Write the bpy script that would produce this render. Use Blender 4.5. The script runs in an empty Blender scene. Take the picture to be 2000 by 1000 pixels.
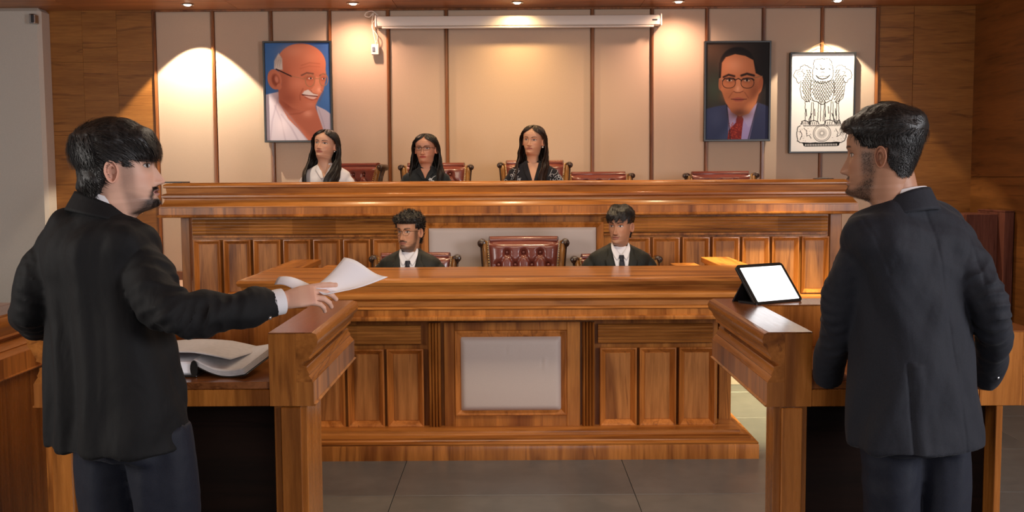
import bpy, bmesh, math, random
import numpy as np
from mathutils import Vector, Matrix
from mathutils.bvhtree import BVHTree

random.seed(7)
RNG = np.random.default_rng(11)
SC = bpy.context.scene
COL = SC.collection
PI = math.pi

# ---------------------------------------------------------------- camera
CAM_H = 1.58
F = 2000.0
PITCH = math.atan(155 / F)
ROLL = math.radians(0.35)
cam_data = bpy.data.cameras.new('camera')
cam_data.sensor_width = 36
cam_data.lens = F * 36 / 2000
cam_data.clip_start = 0.05
cam = bpy.data.objects.new('camera', cam_data)
COL.objects.link(cam)
CAM_M = Matrix.Rotation(PI / 2 - PITCH, 3, 'X') @ Matrix.Rotation(-ROLL, 3, 'Z')
cam.matrix_world = Matrix.Translation((0, 0, CAM_H)) @ CAM_M.to_4x4()
SC.camera = cam


def at(px, py, Y):
    """world point at depth plane y=Y that lies behind a pixel of the 2000x1000 frame"""
    d = CAM_M @ Vector(((px - 1000) / F, -(py - 500) / F, -1))
    t = Y / d.y
    return Vector((d.x * t, Y, CAM_H + d.z * t))


# ---------------------------------------------------------------- world, lights, exposure
world = bpy.data.worlds.new('world')
SC.world = world
world.use_nodes = True
bg = world.node_tree.nodes['Background']
bg.inputs[0].default_value = (0.97, 0.93, 0.92, 1)
bg.inputs[1].default_value = 0.14
SC.view_settings.view_transform = 'Standard'
SC.view_settings.look = 'None'
SC.view_settings.exposure = -0.12
SC.view_settings.gamma = 1.0
SC.view_settings.use_curve_mapping = False


def light(kind, name, loc, target, energy, color, **kw):
    d = bpy.data.lights.new(name, kind)
    d.energy = energy
    d.color = color
    for k, v in kw.items():
        setattr(d, k, v)
    o = bpy.data.objects.new(name, d)
    COL.objects.link(o)
    o.location = loc
    v = Vector(target) - Vector(loc)
    o.rotation_euler = v.to_track_quat('-Z', 'Y').to_euler()
    return o


# daylight through the windows behind and to the right of the camera
light('AREA', 'window_daylight_right', (4.4, 0.6, 2.0), (-0.6, 4.2, 1.0), 165, (0.97, 0.96, 1.0), shape='RECTANGLE', size=1.6, size_y=1.5)
light('AREA', 'window_daylight_rear', (1.0, -2.6, 2.1), (0.2, 5, 0.9), 60, (0.98, 0.96, 1.0), shape='RECTANGLE', size=2.6, size_y=1.4)
light('AREA', 'window_daylight_left', (-4.2, 1.2, 2.0), (-1.2, 6, 1.0), 105, (1.0, 0.94, 0.88), shape='RECTANGLE', size=1.6, size_y=1.4)
# ceiling fittings of the well of the court, above the desks
for (lx, ly, tx, ty, e) in ((-1.3, 6.9, -1.2, 6.7, 66), (0.0, 7.0, 0.0, 6.8, 70), (1.3, 6.9, 1.1, 6.7, 55)):
    light('SPOT', 'ceiling_spot_well', (lx, ly, 3.06), (tx, ty, 0), e, (1.0, 0.74, 0.42), spot_size=math.radians(95), spot_blend=0.8, shadow_soft_size=0.06)
for (lx, ly, e) in ((-2.0, 7.9, 45), (-0.6, 8.0, 40), (0.6, 8.0, 40), (1.75, 7.9, 42)):
    light('SPOT', 'ceiling_spot_bench', (lx, ly, 3.06), (lx, ly + .1, 0), e, (1.0, 0.78, 0.52), spot_size=math.radians(110), spot_blend=0.8, shadow_soft_size=0.05)
for lx in (-0.55, 0.55):  # added spots without a known fitting, to warm the middle of the wall
    light('SPOT', 'added_wall_spot', (lx, 7.9, 3.06), (lx * 0.8, 9.35, 1.75), 60, (1.0, 0.70, 0.36), spot_size=math.radians(75), spot_blend=1.0, shadow_soft_size=0.05)
light('SPOT', 'ceiling_spot_aisle', (2.1, 6.6, 3.06), (1.85, 6.9, 0), 1250, (1.0, 0.84, 0.46), spot_size=math.radians(46), spot_blend=0.6, shadow_soft_size=0.08)
light('AREA', 'ceiling_panel_light', (0.2, 4.6, 3.05), (0.2, 5.2, 0), 48, (1.0, 0.82, 0.62), shape='RECTANGLE', size=2.4, size_y=0.5)


# ---------------------------------------------------------------- materials
def new_mat(name):
    m = bpy.data.materials.new(name)
    m.use_nodes = True
    nt = m.node_tree
    return m, nt, nt.nodes['Principled BSDF']


def ramp(nt, fac, stops):
    r = nt.nodes.new('ShaderNodeValToRGB')
    while len(r.color_ramp.elements) < len(stops):
        r.color_ramp.elements.new(0.5)
    for e, (p, c) in zip(r.color_ramp.elements, stops):
        e.position = p
        e.color = (*c, 1)
    nt.links.new(fac, r.inputs[0])
    return r.outputs[0]


def mix(nt, a, b, f, mode='MIX'):
    m = nt.nodes.new('ShaderNodeMix')
    m.data_type = 'RGBA'
    m.blend_type = mode
    for sock, val in ((m.inputs[0], f), (m.inputs[6], a), (m.inputs[7], b)):
        if isinstance(val, (int, float)):
            sock.default_value = val
        elif isinstance(val, tuple):
            sock.default_value = (*val, 1)
        else:
            nt.links.new(val, sock)
    return m.outputs[2]


def math_n(nt, op, a, b=None):
    m = nt.nodes.new('ShaderNodeMath')
    m.operation = op
    for sock, val in ((m.inputs[0], a), (m.inputs[1], b)):
        if val is None:
            continue
        if isinstance(val, (int, float)):
            sock.default_value = val
        else:
            nt.links.new(val, sock)
    return m.outputs[0]


def coords(nt, scale=(1, 1, 1), rnd=True):
    tc = nt.nodes.new('ShaderNodeTexCoord')
    mp = nt.nodes.new('ShaderNodeMapping')
    mp.inputs['Scale'].default_value = scale
    if rnd:
        oi = nt.nodes.new('ShaderNodeObjectInfo')
        ad = nt.nodes.new('ShaderNodeVectorMath')
        ad.operation = 'MULTIPLY_ADD'
        nt.links.new(oi.outputs['Random'], ad.inputs[0])
        ad.inputs[1].default_value = (3.1, 5.7, 7.3)
        nt.links.new(tc.outputs['Object'], ad.inputs[2])
        nt.links.new(ad.outputs[0], mp.inputs[0])
    else:
        nt.links.new(tc.outputs['Object'], mp.inputs[0])
    return mp.outputs[0]


def noise(nt, vec, scale, detail=4, rough=0.55, dist=0.0):
    n = nt.nodes.new('ShaderNodeTexNoise')
    n.inputs['Scale'].default_value = scale
    n.inputs['Detail'].default_value = detail
    n.inputs['Roughness'].default_value = rough
    n.inputs['Distortion'].default_value = dist
    nt.links.new(vec, n.inputs['Vector'])
    return n.outputs['Fac']


def bump(nt, bs, h, strength=0.2, dist=0.01):
    b = nt.nodes.new('ShaderNodeBump')
    b.inputs['Strength'].default_value = strength
    b.inputs['Distance'].default_value = dist
    nt.links.new(h, b.inputs['Height'])
    nt.links.new(b.outputs[0], bs.inputs['Normal'])


def wood(name, axis, light_c=(0.50, 0.190, 0.040), dark_c=(0.22, 0.064, 0.010), rough=0.30, strips=0.0, sdir=0, coat=0.35, fig=1.0):
    """polished veneer; axis = grain direction, strips = width of the veneer leaves"""
    m, nt, bs = new_mat(name)
    sc = [14, 14, 14]
    sc[axis] = 1.1
    v = coords(nt, tuple(sc))
    big = noise(nt, v, 0.55 * fig, 3, 0.5, 1.2)
    fine = noise(nt, v, 5.5, 5, 0.65)
    mid = tuple((a * 0.55 + b * 0.45) for a, b in zip(light_c, dark_c))
    c1 = ramp(nt, big, [(0.30, dark_c), (0.44, mid), (0.56, light_c), (0.74, tuple(min(1, x * 1.12) for x in light_c))])
    c2 = ramp(nt, fine, [(0.30, (0.70, 0.64, 0.58)), (0.62, (1.05, 1.03, 1.0))])
    col = mix(nt, c1, c2, 0.75, 'MULTIPLY')
    # rare dark flame lines
    sc2 = [26, 26, 26]
    sc2[axis] = 1.7
    v2 = coords(nt, tuple(sc2))
    fl = noise(nt, v2, 0.35, 2, 0.4, 2.5)
    c3 = ramp(nt, fl, [(0.60, (1, 1, 1)), (0.68, (0.45, 0.38, 0.34)), (0.72, (1, 1, 1))])
    col = mix(nt, col, c3, 0.7, 'MULTIPLY')
    if strips:
        sx = [0, 0, 0]
        sx[sdir] = 1.0 / strips
        vs = coords(nt, tuple(sx), rnd=True)
        fl_ = nt.nodes.new('ShaderNodeVectorMath')
        fl_.operation = 'FLOOR'
        nt.links.new(vs, fl_.inputs[0])
        wn = nt.nodes.new('ShaderNodeTexWhiteNoise')
        nt.links.new(fl_.outputs[0], wn.inputs['Vector'])
        cs = ramp(nt, wn.outputs['Value'], [(0.0, (0.62, 0.55, 0.5)), (0.5, (0.95, 0.93, 0.9)), (1.0, (1.15, 1.12, 1.1))])
        col = mix(nt, col, cs, 0.8, 'MULTIPLY')
    nt.links.new(col, bs.inputs['Base Color'])
    rr = math_n(nt, 'MULTIPLY_ADD', fine, 0.14)
    rr.node.inputs[2].default_value = rough - 0.06
    nt.links.new(rr, bs.inputs['Roughness'])
    bs.inputs['Coat Weight'].default_value = coat * 0.6
    bs.inputs['Coat Roughness'].default_value = 0.14
    bs.inputs['Specular IOR Level'].default_value = 0.30 if coat else 0.1
    bump(nt, bs, fine, 0.10, 0.003)
    return m


def plain(name, color, rough=0.5, metal=0.0, spec=0.5, nscale=0, namt=0.1, bstr=0.0, coat=0.0):
    m, nt, bs = new_mat(name)
    if nscale:
        n = noise(nt, coords(nt), nscale, 4)
        lo = tuple(c * (1 - namt) for c in color)
        hi = tuple(min(1, c * (1 + namt)) for c in color)
        nt.links.new(ramp(nt, n, [(0.3, lo), (0.7, hi)]), bs.inputs['Base Color'])
        if bstr:
            bump(nt, bs, n, bstr, 0.004)
    else:
        bs.inputs['Base Color'].default_value = (*color, 1)
    bs.inputs['Roughness'].default_value = rough
    bs.inputs['Metallic'].default_value = metal
    bs.inputs['Specular IOR Level'].default_value = spec
    bs.inputs['Coat Weight'].default_value = coat
    return m


def glow(name, color, strength):
    m, nt, bs = new_mat(name)
    bs.inputs['Base Color'].default_value = (*color, 1)
    bs.inputs['Emission Color'].default_value = (*color, 1)
    bs.inputs['Emission Strength'].default_value = strength
    return m


def cloth(name, color, weave=260, fold=9, fstr=0.35, rough=0.85, sheen=0.15, amt=0.25):
    m, nt, bs = new_mat(name)
    v = coords(nt)
    w = noise(nt, v, weave, 2)
    f = noise(nt, coords(nt, (1, 1, 0.55)), fold, 3, 0.5, 0.6)
    nt.links.new(ramp(nt, w, [(0.3, tuple(c * (1 - amt) for c in color)), (0.7, tuple(min(1, c * (1 + amt)) for c in color))]), bs.inputs['Base Color'])
    h = math_n(nt, 'MULTIPLY_ADD', w, 0.04)
    nt.links.new(f, h.node.inputs[2])
    bump(nt, bs, h, fstr, 0.02)
    bs.inputs['Roughness'].default_value = rough
    bs.inputs['Specular IOR Level'].default_value = 0.3
    bs.inputs['Sheen Weight'].default_value = sheen
    bs.inputs['Sheen Roughness'].default_value = 0.4
    return m


def vcol_mat(name, rough=0.5, sss=0.0, spec=0.4, nstr=0.0, nscale=300):
    m, nt, bs = new_mat(name)
    a = nt.nodes.new('ShaderNodeVertexColor')
    a.layer_name = 'Col'
    nt.links.new(a.outputs[0], bs.inputs['Base Color'])
    bs.inputs['Roughness'].default_value = rough
    bs.inputs['Specular IOR Level'].default_value = spec
    if sss:
        bs.inputs['Subsurface Weight'].default_value = sss
        bs.inputs['Subsurface Radius'].default_value = (0.012, 0.005, 0.003)
        bs.inputs['Subsurface Scale'].default_value = 1.0
    if nstr:
        bump(nt, bs, noise(nt, coords(nt), nscale, 3), nstr, 0.002)
    return m


M = {}
M['wood_x'] = wood('polished_wood_along', 0)
M['wood_z'] = wood('polished_wood_upright', 2)
M['wood_y'] = wood('polished_wood_deep', 1)
M['frieze_x'] = wood('veneer_frieze', 2, strips=0.13, sdir=0)
M['frieze_y'] = wood('veneer_frieze_side', 2, strips=0.13, sdir=1)
M['reed_x'] = wood('reeded_wood', 0, light_c=(0.52, 0.22, 0.055), dark_c=(0.19, 0.06, 0.012), strips=0.32, sdir=0)
M['field'] = wood('panel_field_wood', 2, light_c=(0.50, 0.205, 0.058), dark_c=(0.22, 0.072, 0.016), fig=1.6)
M['frame_wood'] = wood('panel_frame_wood', 2, light_c=(0.58, 0.21, 0.045), dark_c=(0.33, 0.10, 0.015))
M['booth_z'] = wood('booth_wood_upright', 2, light_c=(0.45, 0.165, 0.032), dark_c=(0.20, 0.062, 0.010), rough=0.26, strips=0.07, sdir=0)
M['booth_y'] = wood('booth_wood_deep', 1, light_c=(0.44, 0.160, 0.032), dark_c=(0.20, 0.062, 0.010), rough=0.24)
M['booth_top'] = wood('booth_top_wood', 1, light_c=(0.29, 0.105, 0.035), dark_c=(0.16, 0.052, 0.016), rough=0.20, coat=0.8)
M['booth_void'] = wood('booth_void_shade', 0, light_c=(0.012, 0.005, 0.003), dark_c=(0.006, 0.003, 0.002), rough=0.7, coat=0.0)  # near-black colour stands for the shade in the void below the shelf
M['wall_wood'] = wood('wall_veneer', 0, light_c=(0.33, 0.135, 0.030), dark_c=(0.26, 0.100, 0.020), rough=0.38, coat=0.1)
M['side_wood_shaded'] = wood('side_wall_veneer_shaded', 1, light_c=(0.22, 0.085, 0.020), dark_c=(0.15, 0.055, 0.012), rough=0.42, coat=0.05)  # same veneer as the back wall, its colour darkened for the side wall's shade
M['ceil_wood'] = wood('ceiling_veneer', 0, light_c=(0.46, 0.21, 0.085), dark_c=(0.34, 0.145, 0.055), rough=0.4, coat=0.1)
M['trim_wood'] = wood('trim_wood', 2, light_c=(0.28, 0.10, 0.03), dark_c=(0.11, 0.035, 0.01), rough=0.35)
M['cabinet'] = wood('reddish_cabinet_laminate', 2, light_c=(0.17, 0.062, 0.042), dark_c=(0.11, 0.038, 0.026), rough=0.5, coat=0.0)
M['fabric'] = cloth('cream_wall_fabric', (0.54, 0.40, 0.30), weave=420, fold=2.0, fstr=0.05, rough=0.9, sheen=0.05, amt=0.06)
M['cushion'] = cloth('grey_cream_leatherette', (0.60, 0.50, 0.45), weave=500, fold=5, fstr=0.08, rough=0.55, sheen=0.0, amt=0.05)
M['grey_wall'] = cloth('grey_wall_covering', (0.56, 0.51, 0.455), weave=300, fold=2, fstr=0.08, rough=0.9, sheen=0.0, amt=0.08)
M['black_gap'] = plain('dark_gap', (0.012, 0.008, 0.006), 0.7)
M['frame_black'] = plain('black_frame', (0.012, 0.011, 0.010), 0.35)
M['white_plastic'] = plain('white_plastic', (0.72, 0.66, 0.60), 0.4)
M['dark_plastic'] = plain('dark_plastic', (0.03, 0.03, 0.035), 0.45)
M['metal'] = plain('brushed_metal', (0.6, 0.6, 0.6), 0.3, 1.0)
M['brass'] = plain('brass', (0.62, 0.42, 0.16), 0.3, 1.0)
M['riser'] = plain('cream_stone_riser', (0.62, 0.52, 0.38), 0.5, nscale=5, namt=0.08)
M['screen_glow'] = glow('lit_tablet_screen', (0.93, 0.97, 1.0), 1.35)
M['leather'] = plain('oxblood_leather', (0.165, 0.038, 0.026), 0.27, nscale=180, namt=0.15, bstr=0.10, coat=0.3)
M['chair_wood'] = wood('chair_scroll_wood', 2, light_c=(0.30, 0.145, 0.045), dark_c=(0.14, 0.055, 0.018), rough=0.25)
M['chair_dark'] = plain('dark_carved_wood', (0.045, 0.022, 0.014), 0.3, coat=0.3)
M['paper'] = plain('white_paper', (0.93, 0.92, 0.97), 0.7)
M['page'] = plain('grey_printed_page', (0.62, 0.60, 0.60), 0.75, nscale=60, namt=0.07)


def floor_mat():
    m, nt, bs = new_mat('grey_stone_tile')
    n1 = noise(nt, coords(nt, (1, 1, 1)), 2.2, 5, 0.6, 0.5)
    n2 = noise(nt, coords(nt, (1, 1, 1)), 14, 4, 0.6)
    c = mix(nt, ramp(nt, n1, [(0.3, (0.105, 0.112, 0.113)), (0.7, (0.155, 0.155, 0.150))]),
            ramp(nt, n2, [(0.3, (0.85, 0.85, 0.85)), (0.7, (1.08, 1.08, 1.08))]), 0.6, 'MULTIPLY')
    nt.links.new(c, bs.inputs['Base Color'])
    bs.inputs['Roughness'].default_value = 0.34
    bump(nt, bs, n2, 0.06, 0.003)
    return m


M['tile'] = floor_mat()


# ---------------------------------------------------------------- mesh helpers
def origin_of(o):
    v = Vector((0, 0, 0))
    while o is not None:
        v += Vector(o.location)
        o = o.parent
    return v


def link(name, mesh, parent=None, mat=None, loc=None):
    """mesh is given in world coordinates; the object sits at loc (or at its parent's origin)"""
    o = bpy.data.objects.new(name, mesh)
    COL.objects.link(o)
    base = origin_of(parent) if parent is not None else Vector((0, 0, 0))
    if loc is not None:
        o.location = Vector(loc) - base
        base = Vector(loc)
    if parent is not None:
        o.parent = parent
    if base.length > 0:
        mesh.transform(Matrix.Translation(-base))
    if mat is not None:
        mesh.materials.append(mat)
    return o


def shade(mesh, angle=35):
    mesh.polygons.foreach_set('use_smooth', [True] * len(mesh.polygons))
    if angle < 180:
        mesh.set_sharp_from_angle(angle=math.radians(angle))


class MB:
    def __init__(s):
        s.V = []
        s.Fc = []

    def add(s, V, Fc):
        n = len(s.V)
        s.V += [tuple(v) for v in V]
        s.Fc += [tuple(i + n for i in f) for f in Fc]
        return s

    def mesh(s, name):
        me = bpy.data.meshes.new(name)
        me.from_pydata(s.V, [], s.Fc)
        me.validate()
        me.update()
        return me

    def build(s, name, mat, parent=None, loc=None, angle=35):
        me = s.mesh(name)
        if angle:
            shade(me, angle)
        return link(name, me, parent, mat, loc)

    def box(s, x0, x1, y0, y1, z0, z1, b=0.003):
        b = min(b, abs(x1 - x0) / 2.1, abs(y1 - y0) / 2.1, abs(z1 - z0) / 2.1)
        V = []
        idx = {}
        X, Y, Z = (x0, x1), (y0, y1), (z0, z1)
        sg = (1, -1)
        for i in (0, 1):
            for j in (0, 1):
                for k in (0, 1):
                    for a in range(3):
                        p = [X[i], Y[j], Z[k]]
                        for c, q in ((0, i), (1, j), (2, k)):
                            if c != a:
                                p[c] += sg[q] * b
                        idx[(i, j, k, a)] = len(V)
                        V.append(tuple(p))
        Fc = []
        I = lambda i, j, k, a: idx[(i, j, k, a)]
        for i in (0, 1):
            f = [I(i, 0, 0, 0), I(i, 1, 0, 0), I(i, 1, 1, 0), I(i, 0, 1, 0)]
            Fc.append(f if i else f[::-1])
            f = [I(0, i, 0, 1), I(0, i, 1, 1), I(1, i, 1, 1), I(1, i, 0, 1)]
            Fc.append(f if i else f[::-1])
            f = [I(0, 0, i, 2), I(1, 0, i, 2), I(1, 1, i, 2), I(0, 1, i, 2)]
            Fc.append(f if i else f[::-1])
        for i in (0, 1):
            for j in (0, 1):
                Fc.append([I(i, j, 0, 0), I(i, j, 1, 0), I(i, j, 1, 1), I(i, j, 0, 1)])
                Fc.append([I(i, 0, j, 0), I(i, 1, j, 0), I(i, 1, j, 2), I(i, 0, j, 2)])
                Fc.append([I(0, i, j, 1), I(1, i, j, 1), I(1, i, j, 2), I(0, i, j, 2)])
                for k in (0, 1):
                    Fc.append([I(i, j, k, 0), I(i, j, k, 1), I(i, j, k, 2)])
        me = bpy.data.meshes.new('t')
        me.from_pydata(V, [], Fc)
        bm = bmesh.new()
        bm.from_mesh(me)
        bmesh.ops.recalc_face_normals(bm, faces=bm.faces)
        V = [tuple(v.co) for v in bm.verts]
        Fc = [tuple(v.index for v in f.verts) for f in bm.faces]
        bm.free()
        bpy.data.meshes.remove(me)
        return s.add(V, Fc)

    def sweep(s, prof, path, caps=True):
        """closed profile [(out, z)] swept along an open plan path [(x, y)]; out is to the right of travel"""
        n = len(path)
        m = len(prof)
        V = []
        for i, p in enumerate(path):
            p = Vector(p)
            d0 = (p - Vector(path[i - 1])).normalized() if i > 0 else None
            d1 = (Vector(path[i + 1]) - p).normalized() if i < n - 1 else None
            d0 = d0 or d1
            d1 = d1 or d0
            n0 = Vector((d0.y, -d0.x))
            n1 = Vector((d1.y, -d1.x))
            nn = (n0 + n1).normalized()
            k = 1.0 / max(0.3, nn.dot(n0))
            for (o, z) in prof:
                q = p + nn * (o * k)
                V.append((q.x, q.y, z))
        Fc = []
        for i in range(n - 1):
            for j in range(m):
                a, b = i * m + j, i * m + (j + 1) % m
                Fc.append((a, b, b + m, a + m))
        if caps:
            Fc.append(tuple(range(m))[::-1])
            Fc.append(tuple((n - 1) * m + j for j in range(m)))
        me = bpy.data.meshes.new('t')
        me.from_pydata(V, [], Fc)
        bm = bmesh.new()
        bm.from_mesh(me)
        bmesh.ops.recalc_face_normals(bm, faces=bm.faces)
        bmesh.ops.triangulate(bm, faces=[f for f in bm.faces if len(f.verts) > 4])
        V = [tuple(v.co) for v in bm.verts]
        Fc = [tuple(v.index for v in f.verts) for f in bm.faces]
        bm.free()
        bpy.data.meshes.remove(me)
        return s.add(V, Fc)

    def rect_rings(s, x0, x1, z0, z1, y, prof, fill=True):
        """nested rectangles facing -Y; prof = [(inset, out)]"""
        V = []
        for (ins, out) in prof:
            V += [(x0 + ins, y - out, z0 + ins), (x1 - ins, y - out, z0 + ins), (x1 - ins, y - out, z1 - ins), (x0 + ins, y - out, z1 - ins)]
        Fc = []
        for i in range(len(prof) - 1):
            for j in range(4):
                a, b = i * 4 + j, i * 4 + (j + 1) % 4
                Fc.append((a, b, b + 4, a + 4))
        if fill:
            k = (len(prof) - 1) * 4
            Fc.append((k, k + 1, k + 2, k + 3))
        return s.add(V, Fc)

    def tube(s, pts, radii, n=12, caps=True, up=(0, 0, 1)):
        """round (or elliptic) tube along pts; radii = r or (ru, rv)"""
        pts = [Vector(p) for p in pts]
        k = len(pts)
        if isinstance(radii, (int, float)):
            radii = [radii] * k
        V = []
        u = Vector(up)
        for i, p in enumerate(pts):
            t = (pts[min(i + 1, k - 1)] - pts[max(i - 1, 0)])
            t = t.normalized() if t.length > 1e-9 else Vector((0, 0, 1))
            u = (u - t * u.dot(t))
            if u.length < 1e-5:
                u = t.orthogonal()
            u.normalize()
            w = t.cross(u)
            r = radii[i]
            ru, rv = (r, r) if isinstance(r, (int, float)) else r
            for j in range(n):
                a = 2 * PI * j / n
                V.append(tuple(p + u * (ru * math.cos(a)) + w * (rv * math.sin(a))))
        Fc = []
        for i in range(k - 1):
            for j in range(n):
                a, b = i * n + j, i * n + (j + 1) % n
                Fc.append((a, b, b + n, a + n))
        if caps:
            Fc.append(tuple(range(n))[::-1])
            Fc.append(tuple((k - 1) * n + j for j in range(n)))
        return s.add(V, Fc)

    def lathe(s, prof, c=(0, 0, 0), n=24, axis=2):
        """prof = [(r, h)] revolved about an axis through c"""
        V = []
        for (r, h) in prof:
            for j in range(n):
                a = 2 * PI * j / n
                p = [r * math.cos(a), r * math.sin(a), h]
                if axis == 1:
                    p = [p[0], p[2], p[1]]
                elif axis == 0:
                    p = [p[2], p[0], p[1]]
                V.append((p[0] + c[0], p[1] + c[1], p[2] + c[2]))
        Fc = []
        for i in range(len(prof) - 1):
            for j in range(n):
                a, b = i * n + j, i * n + (j + 1) % n
                Fc.append((a, b, b + n, a + n))
        Fc.append(tuple(range(n))[::-1])
        Fc.append(tuple((len(prof) - 1) * n + j for j in range(n)))
        return s.add(V, Fc)

    def ball(s, c, r, n=12, m=8):
        rx, ry, rz = (r, r, r) if isinstance(r, (int, float)) else r
        V = [(c[0], c[1], c[2] - rz)]
        for i in range(1, m):
            a = -PI / 2 + PI * i / m
            for j in range(n):
                b = 2 * PI * j / n
                V.append((c[0] + rx * math.cos(a) * math.cos(b), c[1] + ry * math.cos(a) * math.sin(b), c[2] + rz * math.sin(a)))
        V.append((c[0], c[1], c[2] + rz))
        Fc = []
        for j in range(n):
            Fc.append((0, 1 + (j + 1) % n, 1 + j))
            Fc.append((len(V) - 1, len(V) - 1 - n + j, len(V) - 1 - n + (j + 1) % n))
        for i in range(m - 2):
            for j in range(n):
                a, b = 1 + i * n + j, 1 + i * n + (j + 1) % n
                Fc.append((a, b, b + n, a + n))
        return s.add(V, Fc)

    def grid(s, fn, nu, nv, wrap=False):
        V = [tuple(fn(i / (nu if wrap else nu - 1), j / (nv - 1))) for j in range(nv) for i in range(nu)]
        Fc = []
        for j in range(nv - 1):
            for i in range(nu if wrap else nu - 1):
                a, b = j * nu + i, j * nu + (i + 1) % nu
                Fc.append((a, b, b + nu, a + nu))
        return s.add(V, Fc)


def smooth_path(pts, n):
    """Catmull-Rom resample; pts may carry extra components (radii)"""
    P = [np.array(p, float) for p in pts]
    P = [2 * P[0] - P[1]] + P + [2 * P[-1] - P[-2]]
    out = []
    k = len(P) - 3
    for i in range(n):
        t = i / (n - 1) * k
        j = min(int(t), k - 1)
        u = t - j
        a, b, c, d = P[j:j + 4]
        out.append(0.5 * ((2 * b) + (-a + c) * u + (2 * a - 5 * b + 4 * c - d) * u * u + (-a + 3 * b - 3 * c + d) * u ** 3))
    return out


def thing(name, label, cat, loc=(0, 0, 0), group=None):
    o = bpy.data.objects.new(name, None)
    o.empty_display_size = 0.1
    COL.objects.link(o)
    o.location = loc
    o['label'] = label
    o['category'] = cat
    if group:
        o['group'] = group
    return o


def tag(o, label, cat, group=None):
    o['label'] = label
    o['category'] = cat
    if group:
        o['group'] = group
    return o


def struct(o):
    o['kind'] = 'structure'
    return o


def copy_tree(o, parent=None):
    c = o.copy()
    COL.objects.link(c)
    c.parent = parent
    for ch in list(o.children):
        copy_tree(ch, c)
    return c


def solid(o, t, off=0.0):
    m = o.modifiers.new('solid', 'SOLIDIFY')
    m.thickness = t
    m.offset = off
    return o


def instance(name, mesh, mat, parent, loc):
    o = bpy.data.objects.new(name, mesh)
    COL.objects.link(o)
    o.parent = parent
    o.location = loc
    if mat is not None and len(mesh.materials) == 0:
        mesh.materials.append(mat)
    return o
# ================================================================= STRUCTURE
YW = 9.40          # back wall plane
ZC = 3.10          # ceiling
floor = struct(MB().box(-5.2, 5.6, 0.2, YW + 0.3, -0.12, -0.012, 0).build('floor', M['black_gap'], angle=0))
tm = MB().box(0.0015, 1.1985, 0.0015, 0.7985, -0.02, 0.0, 0.0012).mesh('tile')
shade(tm, 30)
for ix in range(-4, 5):
    for iy in range(0, 12):
        instance('tile', tm, M['tile'], floor, (0.605 + 1.2 * (ix - 1) + (0 if iy % 2 else 0.0), 0.25 + 0.8 * iy - 0.06, 0))

wall_back = struct(MB().box(-5.2, 4.5, YW + 0.03, YW + 0.25, 0, ZC + 0.1, 0).build('wall_back', M['black_gap'], angle=0))
xs_px = [305, 419, 532, 646, 760, 873, 1157, 1273, 1380, 1490, 1604, 1712]
xs = [at(p, 200, YW).x for p in xs_px]


def soft_panel(x0, x1, z0, z1, y, mat, parent, name='upholstered_panel', b=0.012, puff=0.02):
    prof = [(0, 0), (0.001, puff * 0.55), (b * 0.4, puff * 0.85), (b, puff), (b * 2, puff * 1.02)]
    mb = MB()
    mb.rect_rings(x0, x1, z0, z1, y, prof)
    return mb.build(name, mat, parent, angle=60)


Z0W = 0.70
for i in range(len(xs) - 1):
    soft_panel(xs[i] + 0.012, xs[i + 1] - 0.012, Z0W, ZC - 0.012, YW + 0.03, M['fabric'], wall_back)
for x in xs:
    mb = MB()
    mb.box(x - 0.013, x + 0.013, YW - 0.012, YW + 0.03, Z0W, ZC - 0.004, 0.003)
    mb.box(x - 0.005, x + 0.005, YW - 0.020, YW - 0.010, Z0W, ZC - 0.004, 0.002)
    mb.build('trim_strip', M['trim_wood'], wall_back)
MB().box(xs[0] - 0.013, xs[-1] + 0.013, YW - 0.014, YW + 0.03, ZC - 0.016, ZC, 0.002).build('top_trim_strip', M['trim_wood'], wall_back)
# veneered wall either side of the padded bay
xl = at(92, 200, YW).x
xr = at(1905, 200, YW).x
left_cols = [xl - 0.1, at(165, 200, YW).x, at(232, 200, YW).x, xs[0] - 0.015]
for i in range(3):
    zz = [0.0, 0.66, 1.32, 1.98, 2.64, ZC]
    for j in range(5):
        MB().box(left_cols[i] + 0.0006, left_cols[i + 1] - 0.0006, YW + 0.004, YW + 0.03, zz[j] + 0.0006, zz[j + 1] - 0.0006, 0.0008).build('veneer_panel', M['wall_wood'], wall_back)
right_cols = [xs[-1] + 0.015, at(1782, 200, YW).x, xr + 0.03]
for i in range(2):
    zz = [0.0, 0.9, 1.75, at(1740, 130, YW).z, ZC] if i == 0 else [0.0, ZC]
    for j in range(len(zz) - 1):
        MB().box(right_cols[i] + 0.0015, right_cols[i + 1] - 0.0015, YW + 0.004, YW + 0.03, zz[j] + 0.0015, zz[j + 1] - 0.0015, 0.001).build('veneer_panel', M['wall_wood'], wall_back)

# grey projecting wall on the left
gx = at(88, 200, 9.25).x
wall_left = struct(MB().box(-5.4, gx, 9.22, YW + 0.1, 0, ZC, 0.03).build('wall_left', M['grey_wall']))
struct(MB().box(-5.4, gx + 0.005, 9.195, 9.235, 0, 0.13, 0.004).build('baseboard_left', M['trim_wood']))
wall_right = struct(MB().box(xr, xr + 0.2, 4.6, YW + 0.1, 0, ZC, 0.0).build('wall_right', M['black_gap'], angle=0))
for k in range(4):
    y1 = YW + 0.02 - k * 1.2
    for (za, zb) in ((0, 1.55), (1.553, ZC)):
        MB().box(xr - 0.02, xr, y1 - 1.197, y1, za, zb, 0.0015).build('veneer_panel', M['side_wood_shaded'], wall_right)
struct(MB().box(-5.4, 5.4, -3.2, -3.05, 0, ZC, 0).build('wall_rear', M['wall_wood'], angle=0))

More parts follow.
